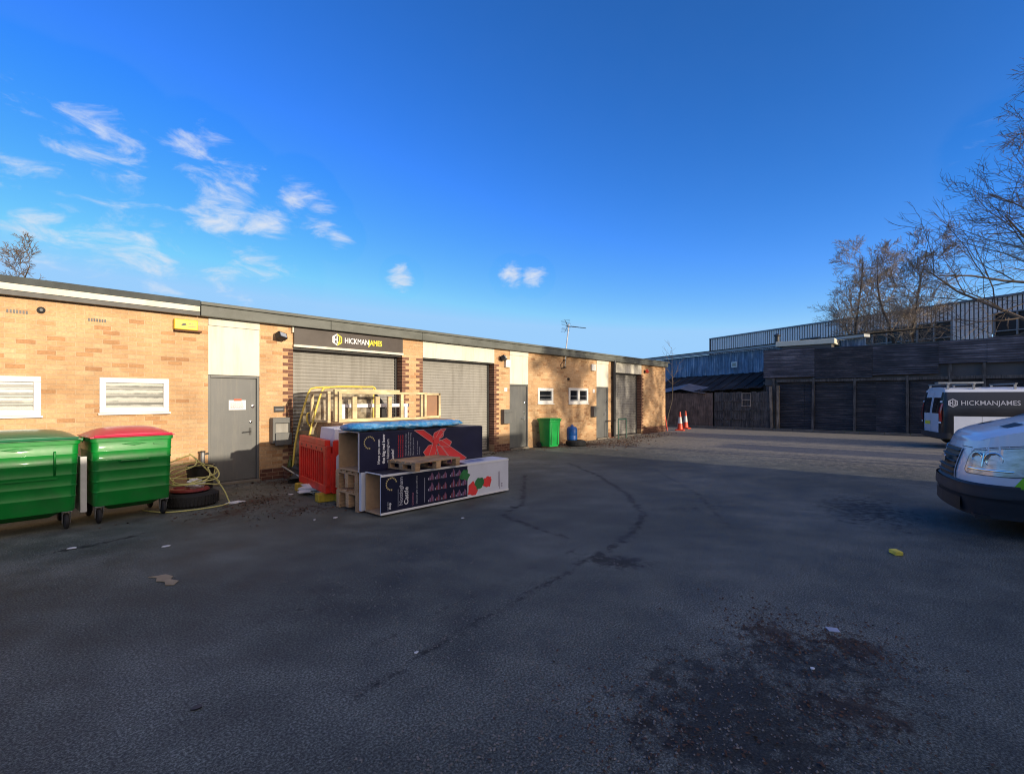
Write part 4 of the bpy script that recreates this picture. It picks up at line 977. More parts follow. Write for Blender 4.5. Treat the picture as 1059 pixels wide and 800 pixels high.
for i, s_ in enumerate(bow_shapes):
    for a_, c_ in zip(s_, s_[1:]+s_[:1]): o_.beam((a_[0],-.0140,a_[1]), (c_[0],-.0140,c_[1]), .002, .007, up=(0,0,1) if abs(a_[1]-c_[1]) < abs(a_[0]-c_[0]) else (1,0,0))
o_.build('bow_outline', M['pink_print'] if False else surf('pale_outline', (.70,.40,.38), .5, .1, 6), ub)
b = MB(); b.poly(P3([(1.33,.32),(1.40,.29),(1.47,.34),(1.45,.41),(1.37,.42)], -.0155), (0,-.002,0)); b.build('bow_knot', M['red_print'], ub)
# pallet on the lower box
pr = empty('small_pallet', (4.42,-4.66,.602), R(3), 'weathered slatted pallet lying on top of the lower display box', 'pallet')
b = MB()
for i in range(6): b.box(.0,.92,.0+i*.115,.0+i*.115+.085,.112,.130)
b.build('top_slat', M['wood_pallet'], pr, bevel=.003)
for xx in (0,.41,.82):
    b = MB(); b.box(xx,xx+.1,0,.66,.092,.1105); b.build('bearer', M['wood_pallet'], pr, bevel=.003)
    for yy in (0,.28,.57): b = MB(); b.box(xx,xx+.09,yy,yy+.09,.02,.0915); b.build('block', M['wood_pallet'], pr, bevel=.003)
b = MB()
for xx in (0,.41,.82): b.box(xx,xx+.09,0,.66,.002,.019)
b.build('base_board', M['wood_pallet'], pr, bevel=.003)
# white boxes behind
wb = empty('white_box', (4.15,-2.86,0), R(2), 'plain white box behind the open end of the upper navy box', 'box')
b = MB(); b.add([(.05,0,.1),(1.6,0,.1),(1.6,.7,.1),(.05,.7,.1),(.02,0,1.16),(1.6,0,1.16),(1.6,.7,1.16),(.16,.65,1.16)], [(3,2,1,0),(4,5,6,7),(0,1,5,4),(1,2,6,5),(2,3,7,6),(3,0,4,7)])
b.build('box_wall', M['card_white'], wb, bevel=.01)
b = MB(); b.box(.1,1.5,.1,.6,0,.098); b.build('base', M['wood_pallet'], wb)
# blue tarpaulin roll
b = MB(); rings_ = []; n = 60
for i in range(n+1):
    t = i/n; xx = 3.86+2.15*t; rad = .105*(1 if .03 < t < .95 else .7)
    ring = []
    for k in range(20):
        a = 2*math.pi*k/20; nn = noise.noise(Vector((xx*7, math.cos(a)*1.8, math.sin(a)*1.8)))*.25+noise.noise(Vector((xx*24, math.cos(a)*4, math.sin(a)*4)))*.16
        rr_ = rad*(1+nn); ring.append((xx, -3.75+2.3*rr_*math.cos(a)-.03*t, 1.172+max(0, .055+.60*rr_*math.sin(a))))
    rings_.append(ring)
b.rings(rings_); tag(b.build('blue_tarpaulin', M['tarp'], smooth=True), 'flattened roll of bright blue tarpaulin on the upper navy box', 'tarpaulin')
# timber frames on top
def frame(name, loc, rz, W, h, posts, label, t=.045, lie=None):
    r = empty(name, loc, rz, label, 'timber frame')
    b = MB(); b.box(0,W,0,.06,0,t); b.box(0,W,0,.06,h-t,h); b.build('rail', M['wood_new'], r, bevel=.002)
    for p_, hh, yy, wd in posts:
        b = MB(); b.box(p_,p_+wd,yy,yy+.055,t+.001,hh); b.build('upright', M['wood_new'], r, bevel=.002)
    return r
G_ = 'pale timber racks stacked behind the display boxes'
frame('timber_rack', (4.96,-1.62,1.195), 0, 2.14, .59, [(0,.544,0,.06),(2.08,.544,0,.06),(1.44,.544,0,.07)], 'front pale timber rack, the longest, standing behind the blue tarpaulin')['group'] = G_
frame('timber_rack', (5.05,-1.30,1.195), 0, 1.55, .64, [(.38,.50,-.02,.105),(.92,.50,-.02,.105),(1.24,.50,-.02,.09),(.06,.25,-.02,.09),(0,.594,0,.06)], 'second pale timber rack with short studs just behind the front one')['group'] = G_
frame('timber_rack', (4.82,-1.56,1.19), R(88), .75, .60, [(0,.55,0,.06),(.69,.55,0,.06)], 'short pale timber rack standing end-on at the left of the others')['group'] = G_
tq = empty('trestle', (5.3,-1.05,1.19), 0, 'white painted low trestle seen through the timber racks', 'trestle')
o = MB(); o.box(0,1.75,0,.05,.27,.345); o.build('rail', M['white_print'], tq, bevel=.004)
for x_ in (.05, .85, 1.62): o = MB(); o.box(x_,x_+.08,.0,.05,0,.268); o.build('leg', M['white_print'], tq, bevel=.004)
bx = empty('timber_box', (7.15,-1.35,1.195), R(-12), 'open brown-sided timber box at the right end of the racks', 'timber box')
b = MB(); b.box(0,.05,0,.05,0,.58); b.box(.46,.51,0,.05,0,.58); b.box(0,.51,0,.05,.53,.58); b.box(0,.51,0,.05,0,.05); b.build('rail', M['wood_new'], bx, bevel=.002)
b = MB(); b.box(.02,.49,.051,.07,0,.57); b.build('back_board', surf('brown_ply', (.30,.15,.075), .6, .2, 4), bx)
stk = empty('board_stack', (4.85,-1.95,0), 0, 'strapped stack of boards under the timber racks, mostly hidden behind the display boxes', 'board stack')
b = MB(); b.box(0,2.8,0,1.25,.1,1.188); b.build('boards', M['wood_pallet'], stk, bevel=.006)
b = MB(); b.box(.1,2.7,.1,1.15,0,.098); b.build('skid', M['wood_pallet'], stk)

# yellow framed stillage with dirty clear sheeting, behind the barriers
sc = empty('yellow_stillage', (4.62,-.98,0), R(-1), 'tubular yellow stillage with dirty clear sheeting in front of the first shutter', 'stillage')
P_ = smooth_path([(-.02,0,.05),(.02,0,.6),(.10,0,1.05),(.24,0,1.55),(.33,0,1.80),(.42,0,1.87),(.8,0,1.90),(1.30,0,1.90),(1.50,0,1.90),(1.56,0,1.84)], 4)
b = MB(); b.tube(P_, .020, 8); b.tube([(p[0],.55,p[2]) for p in P_], .020, 8); b.tube([(-.02,0,.08),(-.02,.55,.08)], .02, 8); b.tube([(1.5,0,.08),(1.5,.55,.08)], .02, 8); b.tube([(1.5,0,.05),(1.5,0,1.86)], .02, 8); b.tube([(1.5,.55,.05),(1.5,.55,1.86)], .02, 8); b.tube([(-.02,0,.08),(1.5,0,.08)], .02, 8); b.tube([(-.02,.55,.08),(1.5,.55,.08)], .02, 8)
b.build('tubular_frame', M['yellow_paint'], sc, smooth=True, angle=50)
b = MB(); n = len(P_)
for yy in (0, .55):
    vs = []; m_ = n-8
    for i in range(m_):
        vs += [(P_[i][0]+.01, yy+.012*math.sin(i*1.1), P_[i][2]), (1.48, yy+.012*math.cos(i*.7), P_[i][2])]
    b.add(vs, [(2*i,2*i+1,2*i+3,2*i+2) for i in range(m_-1)])
b.build('clear_sheet', M['sheeting'], sc, smooth=True)
b = MB(); b.box(.1,1.4,.1,.5,.12,1.0); b.build('load', surf('brown_load', (.22,.15,.08), .8, .5, 5, bump=.6, bscale=14), sc)
b = MB(); b.box(.35,.95,.2,.5,1.001,1.45); b.build('rust_panel', surf('rusty_panel', (.24,.11,.06), .8, .5, 7), sc)
tr = empty('sack_truck', (4.80,-.72,0), R(4), 'yellow sack truck handle rising behind the left end of the red barrier', 'sack truck')
b = MB(); b.tube(smooth_path([(.10,0,.1),(.10,0,.95),(.08,0,1.02),(-.02,0,1.18),(-.03,0,1.32),(.02,0,1.36),(.22,0,1.36),(.26,0,1.30),(.25,0,1.14)], 4), .018, 8)
b.tube([(.30,0,.1),(.30,0,1.10)], .018, 8); b.tube([(.10,0,.97),(.30,0,.97)], .018, 8); b.tube([(.10,0,.6),(.30,0,.6)], .018, 8); b.build('handle', M['yellow_paint'], tr, smooth=True, angle=50)
b = MB(); b.box(.05,.36,-.16,.0,.04,.055); b.build('toe_plate', M['dark_steel'], tr)
for xx in (.0,.40):
    b = MB(); b.lathe([(.02,-.025),(.10,-.025),(.12,0),(.10,.025),(.02,.025)], 20, Matrix.Translation((xx,.08,.12)) @ Matrix.Rotation(R(90),4,'Y')); b.build('wheel', M['rubber'], tr, smooth=True, angle=40)
wr = empty('black_wheel_cover', (6.1,-.75,0), R(0), 'black rounded plastic cover standing behind the timber racks', 'cover')
b = MB(); pr_ = [(-.42,1.35),(-.36,1.52),(-.22,1.70),(0,1.79),(.22,1.74),(.38,1.58),(.46,1.3),(.50,.1),(.36,.1),(.33,1.2),(.22,1.42),(.05,1.5),(-.12,1.46),(-.30,1.33)]
b.poly([(x_,-.12,z_) for x_, z_ in pr_], (0,.35,0)); b.build('shell', M['black_plastic'], wr, bevel=.02)
b = MB(); b.box(-.3,.48,-.1,.2,.0,1.3); b.build('leg', M['black_plastic'], wr, bevel=.02)

# ------------------------------------------------------------------ wheelie bin, drum, tyre, cones, right-hand barrier
wbn = empty('wheelie_bin', (13.22,-.48,0), R(-6), 'light green wheelie bin standing against the sunlit brick wall', 'wheelie bin')
b = MB(); rs = []
for z, t in ((.06,.80),(.09,.82),(.5,.90),(.88,.98),(.89,1.06),(.93,1.06),(.935,1.0)): rs.append(rrect(.54*t,.56*t,.05,z,5))
b.rings(rs); b.build('bin_body', M['bin_light_green'], wbn, smooth=True, angle=30)
b = MB()
for xx in (-.15, .15): b.box(xx-.035, xx+.035,-.275,-.22,.12,.86)
b.build('front_rib', M['bin_light_green'], wbn, bevel=.012)
b = MB(); b.box(-.29,.29,-.31,.27,.938,.965); b.box(-.25,.25,-.27,.22,.966,.99); b.box(-.22,-.12,.27,.34,.93,.97); b.box(.12,.22,.27,.34,.93,.97); b.tube([(-.24,.34,.95),(.24,.34,.95)], .016, 8); b.build('lid', M['bin_light_green'], wbn, bevel=.01)
for sx in (-1,1):
    b = MB(); b.lathe([(.03,-.03),(.09,-.03),(.10,-.02),(.10,.02),(.09,.03),(.03,.03)], 22, Matrix.Translation((sx*.25,.24,.1)) @ Matrix.Rotation(R(90),4,'Y')); b.build('wheel', M['rubber'], wbn, smooth=True, angle=40)
dr = empty('blue_drum', (14.35,-.62,.19), R(10), 'small blue plastic drum standing on a tyre by the wall', 'drum')
b = MB(); b.lathe([(.16,0),(.18,.02),(.185,.15),(.178,.17),(.185,.19),(.185,.36),(.178,.38),(.18,.40),(.14,.46),(.06,.47),(.06,.50),(.01,.50)], 28, None); b.build('drum_body', M['blue_drum'], dr, smooth=True, angle=30)
b = MB(); b.tube([(.05,0,.48),(.08,0,.53),(-.08,0,.53),(-.05,0,.48)], .012, 6); b.build('handle', M['blue_drum'], dr)
t2 = empty('car_tyre', (14.4,-.75,0), 0, 'black tyre lying flat under the blue drum', 'tyre')
b = MB(); tyre(b, .34, .19, .19); b.build('tread', M['rubber'], t2, smooth=True, angle=35)
def cone(loc, label, h=.95, worn=False):
    r = empty('traffic_cone', loc, random.uniform(0,1), label, 'traffic cone', 'traffic cones by the board fence')
    b = MB(); b.rings([rrect(.46,.46,.05,0,4),rrect(.46,.46,.05,.05,4),rrect(.30,.30,.1,.07,4)]); b.build('base', M['orange'], r)
    b = MB(); f = lambda z: .145-.115*(z-.07)/(h-.07)
    b.lathe([(f(.07),.07),(f(h*.38),h*.38)], 24, None, cap=False); b.build('cone_body', M['orange'], r, smooth=True, angle=40)
    b = MB(); b.lathe([(f(h*.72),h*.72),(f(h),h),(.02,h+.005)], 24, None, cap=False); b.build('cone_tip', M['orange'], r, smooth=True, angle=40)
    b = MB(); b.lathe([(f(h*.38)+.002,h*.38),(f(h*.72)+.002,h*.72)], 24, None, cap=False); b.build('reflective_sleeve', M['cone_white'], r, smooth=True)
cone((24.55,-.30,0), 'orange and white traffic cone nearer the brick building corner'); cone((26.15,.05,0), 'orange and white traffic cone further back by the board fence')
lb2 = empty('red_work_frame', (24.0,.35,0), R(75), 'red tubular work frame leaning at the end of the brick building', 'frame')
b = MB(); b.tube([(-.25,0,0),(-.18,.15,1.0),(.25,.15,.95),(.32,0,0)], .03, 8); b.tube([(-.22,.08,.5),(.28,.08,.5)], .03, 8); b.tube([(-.2,.1,.75),(.26,.1,.72)], .03, 8); b.build('frame_tube', surf('orange_red', (.6,.05,.02), .5, .15, 6), lb2, smooth=True, angle=50)

# ------------------------------------------------------------------ litter
sp = MB(); sp.box(-.06,.06,-.04,.04,0,.045); o = sp.build('yellow_sponge', surf('sponge_yellow', (.90,.70,.10), .9, .3, 20, bump=.6), bevel=.01, loc=(6.66,-9.98,.0), rz=.6); tag(o, 'yellow sponge block lying alone on the dark asphalt at right', 'sponge')
def flat_scrap(name, cx, cy, pts, mat, label, cat, rz=0, th=.006):
    b = MB(); rr = random.Random(int(abs(cx*100))); n = len(pts); b.poly([(x_, y_, .004+0*rr.random()) for x_, y_ in pts], (0,0,th)); o = b.build(name, mat, loc=(cx,cy,0), rz=rz); return tag(o, label, cat)
flat_scrap('cardboard_scrap', 1.33,-5.0, [(-.05,.12),(-.10,.20),(-.03,.17),(.03,.16),(.06,.05),(.02,-.02),(.06,-.12),(.0,-.20),(-.05,-.15),(-.03,-.05),(-.08,.02)], M['cardboard'], 'torn brown cardboard scrap on the asphalt in front of the red-lidded bin', 'cardboard')
flat_scrap('paper_scrap', 4.18,-9.76, [(-.03,-.04),(.035,-.035),(.03,.04),(-.035,.03)], M['grey_print'], 'small grey paper square near the muddy patch', 'paper', .4)
for i, (cx, cy, s_, lb_) in enumerate([(1.62,-3.79,.04,'white paper scrap in front of the tyre heap'),(.92,-3.09,.05,'white paper scrap in front of the green-lidded bin'),(2.02,-7.76,.015,'tiny white speck in the middle of the open asphalt'),(3.5,-9.75,.018,'small pale chip in the muddy patch'),(4.7,-5.35,.03,'white scrap in front of the lower display box'),(3.3,-3.9,.02,'white scrap left of the lower display box'),(3.55,-4.0,.035,'larger white scrap beside the crates'),(3.9,-1.9,.06,'white scrap by the left yellow barrier foot'),(.89,-7.33,.03,'dark flat scrap at the left foreground')]):
    rr = random.Random(i); pts = [(s_*rr.uniform(.6,1.2)*math.cos(k*1.05), s_*rr.uniform(.5,1)*math.sin(k*1.05)) for k in range(6)]
    flat_scrap('paper_scrap', cx, cy, pts, M['paper'] if i != 8 else M['black_plastic'], lb_, 'litter')
def leaves(name, zones, n, seed, s=(.02,.045), mat='leaf', zoff=.004):
    rr = random.Random(seed); b = MB()
    for _ in range(n):
        z = rr.choice(zones); cx, cy = rr.gauss(z[0], z[2]), rr.gauss(z[1], z[3])
        if cy > -.05 and cx < 23.4: cy = -.05-rr.random()*.15
        L_ = rr.uniform(*s); W_ = L_*rr.uniform(.35,.7); M_ = Matrix.Translation((cx,cy,zoff+L_*.18)) @ Matrix.Rotation(rr.uniform(0,6.28),4,'Z') @ Matrix.Rotation(rr.gauss(0,.35),4,'X') @ Matrix.Rotation(rr.gauss(0,.3),4,'Y')
        b.add([M_ @ Vector(p) for p in ((-L_,0,0),(-.2*L_,-W_,.12*L_),(L_,0,0),(-.1*L_,W_,.15*L_))], [(0,1,2,3)])
    o = b.build(name, M[mat]); o['kind'] = 'stuff'; return o
leaves('leaf_litter', [(2.9,-2.4,.5,.22),(3.4,-2.0,.4,.3),(4.4,-1.2,.5,.3),(3.3,-3.2,.5,.2),(4.6,-.5,.5,.2)], 900, 1, (.012,.028))
leaves('leaf_litter', [(14.8,-.6,.9,.3),(15.6,-1.6,.8,.4),(17,-1.2,.9,.4),(19.5,-.8,1.2,.3),(8.5,-.25,2,.12)], 1800, 2, (.02,.045))
leaves('leaf_litter', [(3.85,-9.45,.35,.25),(4.0,-9.9,.25,.3),(3.1,-9.9,.45,.4),(2.4,-9.2,.4,.35)], 1500, 7, (.004,.016))
leaves('twig_litter', [(3.85,-9.4,.2,.22),(4.0,-9.9,.15,.2),(3.2,-9.9,.25,.35),(2.5,-9.3,.3,.3)], 700, 4, (.005,.012), 'leaf')
def chips(n, seed):
    rr = random.Random(seed); b = MB()
    for _ in range(n):
        t = rr.random()**1.3; cx = 1.0+t*8*rr.random()+t*1.5; cy = -10.2+rr.random()*(1.2+5.5*t); s_ = rr.uniform(.003,.0085)
        k = [Vector((rr.gauss(0,.25)*s_+s_*x_, rr.gauss(0,.25)*s_+s_*y_, max(0, .002+s_*z_))) for x_, y_, z_ in ((1,0,0),(0,1,0),(-1,0,0),(0,-1,0),(0,0,.9))]
        b.add([(cx+p.x, cy+p.y, p.z) for p in k], [(0,1,4),(1,2,4),(2,3,4),(3,0,4)])
    o = b.build('gravel', surf('stone_chips', (.22,.20,.18), .8, .6, 30)); o['kind'] = 'stuff'
chips(9000, 6)
def tufts(zones, n, seed):
    rr = random.Random(seed); b = MB()
    for _ in range(n):
        z = rr.choice(zones); cx, cy = rr.gauss(z[0], z[2]), rr.gauss(z[1], z[3])
        for k in range(7):
            a = rr.uniform(0,6.28); l = rr.uniform(.05,.16); dx, dy = math.cos(a)*l*.5, math.sin(a)*l*.5; w_ = .008
            b.add([(cx-w_*dy/l,cy+w_*dx/l,0),(cx+w_*dy/l,cy-w_*dx/l,0),(cx+dx,cy+dy,l)], [(0,1,2)])
    o = b.build('weeds', M['grass']); o['kind'] = 'stuff'
tufts([(27.75,-5,.1,1.5),(27.75,-8,.1,1.2),(27.75,-7.2,.15,.25),(27.75,-10,.1,2),(27.7,-2,.1,1.5)], 700, 3)
# ------------------------------------------------------------------ vans
class Van:
    """body shell wrapped round a plan outline; x forward (nose at 0), y left, z up"""
    def __init__(s, L, W, H, zsill, zbelt, zbon0, zbon1, xws, xroof):
        s.L, s.W, s.H, s.zs, s.zb, s.b0, s.b1, s.xws, s.xr = L, W, H, zsill, zbelt, zbon0, zbon1, xws, xroof
        half = [(0,0),(-.012,.3*W),(-.045,.55*W),(-.13,.78*W),(-.30,.92*W),(-.60,.985*W),(-1.0,W),(-1.6,W),(-2.4,W),(-3.2,W),(-L+.9,W),(-L+.3,W*.995),(-L+.10,W*.985),(-L+.02,W*.93),(-L,W*.8),(-L-.01,W*.4),(-L-.01,0)]
        half = [Vector((a,b,0)) for a,b in half]; P = smooth_path(half, 6)
        s.P = [Vector((p.x,p.y)) for p in P]; s.A = [0]
        for a, b in zip(s.P[:-1], s.P[1:]): s.A.append(s.A[-1]+(b-a).length)
        s.T = s.A[-1]
    def plan(s, u):
        sg = 1 if u >= 0 else -1; u = min(abs(u), s.T-1e-4); i = 0
        lo, hi = 0, len(s.A)-1
        while hi-lo > 1:
            m = (lo+hi)//2
            if s.A[m] <= u: lo = m
            else: hi = m
        t = (u-s.A[lo])/(s.A[hi]-s.A[lo]); p = s.P[lo].lerp(s.P[hi], t)
        a = s.P[max(0, lo-1)]; b = s.P[min(len(s.P)-1, hi+1)]; d = (b-a).normalized(); n = Vector((d.y, -d.x))
        n = Vector((-d.y, d.x)) if n.dot(Vector((p.x+s.L/2, p.y))) < 0 else n
        return Vector((p.x, sg*p.y)), Vector((n.x, sg*n.y))
    def u_at(s, x):                     # arc length where the side is at x
        for a, p in zip(s.A, s.P):
            if p.x <= x: return a
        return s.T
    def inset(s, z, n):
        side = .0 if z < s.zb else .14*((z-s.zb)/(s.H-s.zb))**1.4
        side += .03*max(0, (s.zb-.55-z))
        front = 0 if z < .72 else .38*(z-.72)**1.25
        k = max(0, n.x); return side*(1-k)+front*k
    def pt(s, u, z, off=0):
        p, n = s.plan(u); p = p+n*(off-s.inset(z, n)); return Vector((p.x, p.y, z))
    def patch(s, mb, u0, u1, zlo, zhi, off=0, nu=24, nz=8, offz=None):
        g = []
        for i in range(nu+1):
            u = u0+(u1-u0)*i/nu; a = zlo(u) if callable(zlo) else zlo; b = zhi(u) if callable(zhi) else zhi
            g.append([s.pt(u, a+(b-a)*j/nz, off+(offz(j/nz) if offz else 0)) for j in range(nz+1)])
        b0 = len(mb.v); flat = [p for r in g for p in r]; fs = []
        for i in range(nu):
            for j in range(nz):
                a = i*(nz+1)+j; fs.append((a, a+nz+1, a+nz+2, a+1))
        mb.add(flat, fs); return mb
    def ruled(s, mb, us, zf, crown=.03, nv=10, off=0):
        rows = []
        for u in us:
            z = zf(u); a, b = s.pt(u, z, off), s.pt(-u, z, off); row = []
            for k in range(nv+1):
                t = k/nv; p = a.lerp(b, t); p.z += crown*(1-(2*t-1)**4)*min(1, abs(a.y)*3); row.append(p)
            rows.append(row)
        vs = [p for r in rows for p in r]; n = nv+1
        mb.add(vs, [(i*n+k, i*n+k+1, (i+1)*n+k+1, (i+1)*n+k) for i in range(len(rows)-1) for k in range(nv)])

def wheel_set(v, root, xc, rad, W, zc=None):
    for x in xc:
        for sy in (1, -1):
            w_ = empty('wheel', (x, sy*(W-.12), rad), 0); w_.parent = root
            b = MB(); Mx = Matrix.Rotation(R(90), 4, 'X')
            b.lathe([(rad*.6,-.10),(rad*.93,-.105),(rad,-.08),(rad,.08),(rad*.93,.105),(rad*.6,.10)], 36, Mx); b.build('tyre', M['rubber'], w_, smooth=True, angle=35)
            b = MB(); 
            b.lathe([(rad*.61,-.108),(rad*.5,-.09),(rad*.45,-.06),(rad*.2,-.07),(rad*.12,-.1),(.01,-.1)] if sy > 0 else [(rad*.61,.108),(rad*.5,.09),(rad*.45,.06),(rad*.2,.07),(rad*.12,.1),(.01,.1)], 30, Mx); b.build('rim', M['hub'], w_, smooth=True, angle=30)

def build_van(name, loc, rz, label, cat, prm, mats):
    v = Van(*prm['dims']); root = empty(name, loc, rz, label, cat)
    rad = prm['rad']; xf, xb = -prm['wf'], -prm['wr']; ar = rad+.075; T = v.T
    uA = v.u_at(v.xws); uR = v.u_at(v.xr)
    def zarch(u, base):
        x = v.plan(u)[0].x; z = base
        for xc in (xf, xb):
            if abs(x-xc) < ar and .3 < abs(u) < T-.9: z = max(z, rad+math.sqrt(ar*ar-(x-xc)**2))
        return z
    def zbon(u): x = v.plan(u)[0].x; return v.b0+(v.b1-v.b0)*min(1, (-x/-v.xws))**.8
    def zws(u):
        x = v.plan(u)[0].x; t = min(1, max(0, (x-v.xws)/(v.xr-v.xws))); return v.b1+(v.H-.03-v.b1)*t**.93
    body = MB(); trim = MB()
    zt = prm['ztrim']
    # lower shell: trim coloured bumper and sill, painted flank
    uS = v.u_at(xf+ar)
    for sg in (1, -1):
        a = sg*(uS); e = sg*(T-.001)
        v.patch(body, 0, sg*uA, lambda u: max(zt(u), zarch(u, v.zs)), zbon, 0, 60, 8)
        v.patch(body, sg*uA, e, lambda u: max(zt(u), zarch(u, v.zs)), v.zb, 0, 150, 6)
        v.patch(trim, sg*.0, sg*(T-.001), lambda u: min(max(v.zs, zarch(u, v.zs)), max(zt(u), v.zs+.001)), lambda u: max(zt(u), min(zarch(u, v.zs), zt(u))), 0, 160, 4)
        # upper body
        v.patch(body, sg*uR, e, v.zb, v.H-.10, 0, 80, 8)
        v.patch(body, sg*uA, sg*uR, v.zb, lambda u: max(v.zb+.01, zws(u)-.03), 0, 24, 8)
    # shoulder radius and roof
    us = [uR+(T-.001-uR)*i/50 for i in range(51)]
    g = MB()
    v.ruled(body, us, lambda u: v.H-.10, crown=.10, nv=16)
    us2 = [uA+(uR-uA)*i/14 for i in range(15)]
    bon = MB(); v.ruled(bon, [uA*i/26 for i in range(27)], zbon, crown=prm.get('crown', .05), nv=14)
    ws = MB(); v.ruled(ws, us2, zws, crown=.05, nv=12)
    body.build('body', mats['paint'], root, smooth=True, angle=28); trim.build('sill_trim', mats['trim'], root, smooth=True, angle=35)
    bon.build('bonnet', mats['paint'], root, smooth=True, angle=35); ws.build('windscreen', M['glass_dark'], root, smooth=True)
    fl = MB(); fl.box(-v.L+.05, -.1, -v.W+.12, v.W-.12, v.zs-.03, v.zs+.01); fl.box(-v.L+.3, xb-ar-.0, -v.W+.2, v.W-.2, v.zs, .9)
    for xc in (xf, xb): 
        for sg in (1, -1): fl.box(xc-ar, xc+ar, sg*(v.W-.34)-.01, sg*(v.W-.34)+.01, v.zs, rad+ar)
    fl.build('underbody', M['black_plastic'], root)
    # side windows of the cab
    for sg in (1, -1):
        x1, x0 = v.xws-.42, v.xr-.62
        b = MB(); v.patch(b, sg*v.u_at(x1), sg*v.u_at(x0), v.zb+.08, lambda u: max(v.zb+.12, min(v.H-.42, zws(u)-.14)), .004, 14, 6); b.build('side_window', M['glass_dark'], root, smooth=True)
        # mirror
        b = MB(); mx = v.xws-.35; b.box(mx-.06, mx+.06, sg*(v.W+.06), sg*(v.W+.24), v.zb+.05, v.zb+.38); b.beam((mx,sg*(v.W-.05),v.zb+.1),(mx,sg*(v.W+.1),v.zb+.15),.06,.05); b.build('door_mirror', mats['trim'], root, bevel=.03)
        b = MB()
        for x_ in (v.xws-.30, v.xr-.72, v.xr-1.9): u_ = sg*v.u_at(x_); v.patch(b, u_, u_+sg*.008, max(zt(u_), v.zs)+.02, v.zb+.55 if x_ < v.xr else v.zb+.02, .0015, 1, 10)
        b.build('door_gap', M['black_plastic'], root)
        b = MB(); u_ = sg*v.u_at(v.xr-.62); v.patch(b, u_, u_+sg*.16, v.zb-.12, v.zb-.085, .02, 4, 2); b.build('door_handle', mats['trim'], root)
    wheel_set(v, root, (xf, xb), rad, v.W)
    # wheel arch lips
    b = MB()
    for xc in (xf, xb):
        for sg in (1, -1):
            pts = []
            for k in range(17):
                a = R(180*k/16); x_ = xc+(ar+.005)*math.cos(a); z_ = rad+(ar+.005)*math.sin(a); u_ = v.u_at(x_); p, n_ = v.plan(sg*u_); pts.append((x_, p.y+sg*.004-sg*v.inset(z_, Vector((0,1))), z_))
            b.tube(pts, .012, 6)
    b.build('wheel_arch_lip', mats['trim'], root, smooth=True)
    return v, root

# near van (only its nose shows at the right edge)
T_ = dict(dims=(5.5, 1.0, 2.52, .26, 1.30, 1.10, 1.42, -1.08, -2.0), rad=.34, wf=1.0, wr=4.3, ztrim=lambda u: .60 if abs(u) < 1.9 else .42, crown=.055)
NV_LOC = (8.98, -10.4, 0); NV_RZ = R(100)
v, nv = build_van('delivery_van', NV_LOC, NV_RZ, 'white van with black grille and lime green livery at the right edge', 'van', T_, {'paint': M['van_white'], 'trim': M['van_trim']})
b = MB(); v.patch(b, -1.22, 1.22, .24, .62, .0, 60, 14, lambda t: .045*math.sin(min(1, t*1.15)*math.pi*.62)**1.5+(.022 if t > .62 else .0))
b.build('front_bumper', M['van_trim'], nv, smooth=True, angle=40)
b = MB(); v.patch(b, -1.2, 1.2, .615, .64, .016, 60, 2, lambda t: .022*(1-t)); b.build('bumper_step', M['van_trim'], nv, smooth=True)
b = MB(); v.patch(b, -.62, .62, .27, .43, .052, 30, 4); b.build('lower_intake', M['black_plastic'], nv, smooth=True)
b = MB(); v.patch(b, -.38, .38, .645, 1.02, .012, 30, 8); gr_ = b.build('grille', M['black_plastic'], nv, smooth=True)
b = MB()
for k in range(5): z_ = .68+k*.072; v.patch(b, -.37, .37, z_, z_+.028, .012, 24, 3, lambda t: .03*math.sin(math.pi*t))
b.build('grille_bar', M['van_trim'], gr_, smooth=True)
b = MB(); v.patch(b, -.40, -.37, .64, 1.04, .016, 3, 6); v.patch(b, .37, .40, .64, 1.04, .016, 3, 6); b.build('grille_surround', M['grey_print'], gr_)
b = MB(); b.lathe([(.0,-.005),(.085,-.004),(.09,.01),(.0,.014)], 28, Matrix.Translation(v.pt(0, .86, .06)) @ Matrix.Rotation(R(90),4,'Y') @ Matrix.Scale(.55,4,(1,0,0)) @ Matrix.Scale(1.3,4,(0,1,0))); b.build('oval_badge', M['chrome'], nv, smooth=True, angle=40)
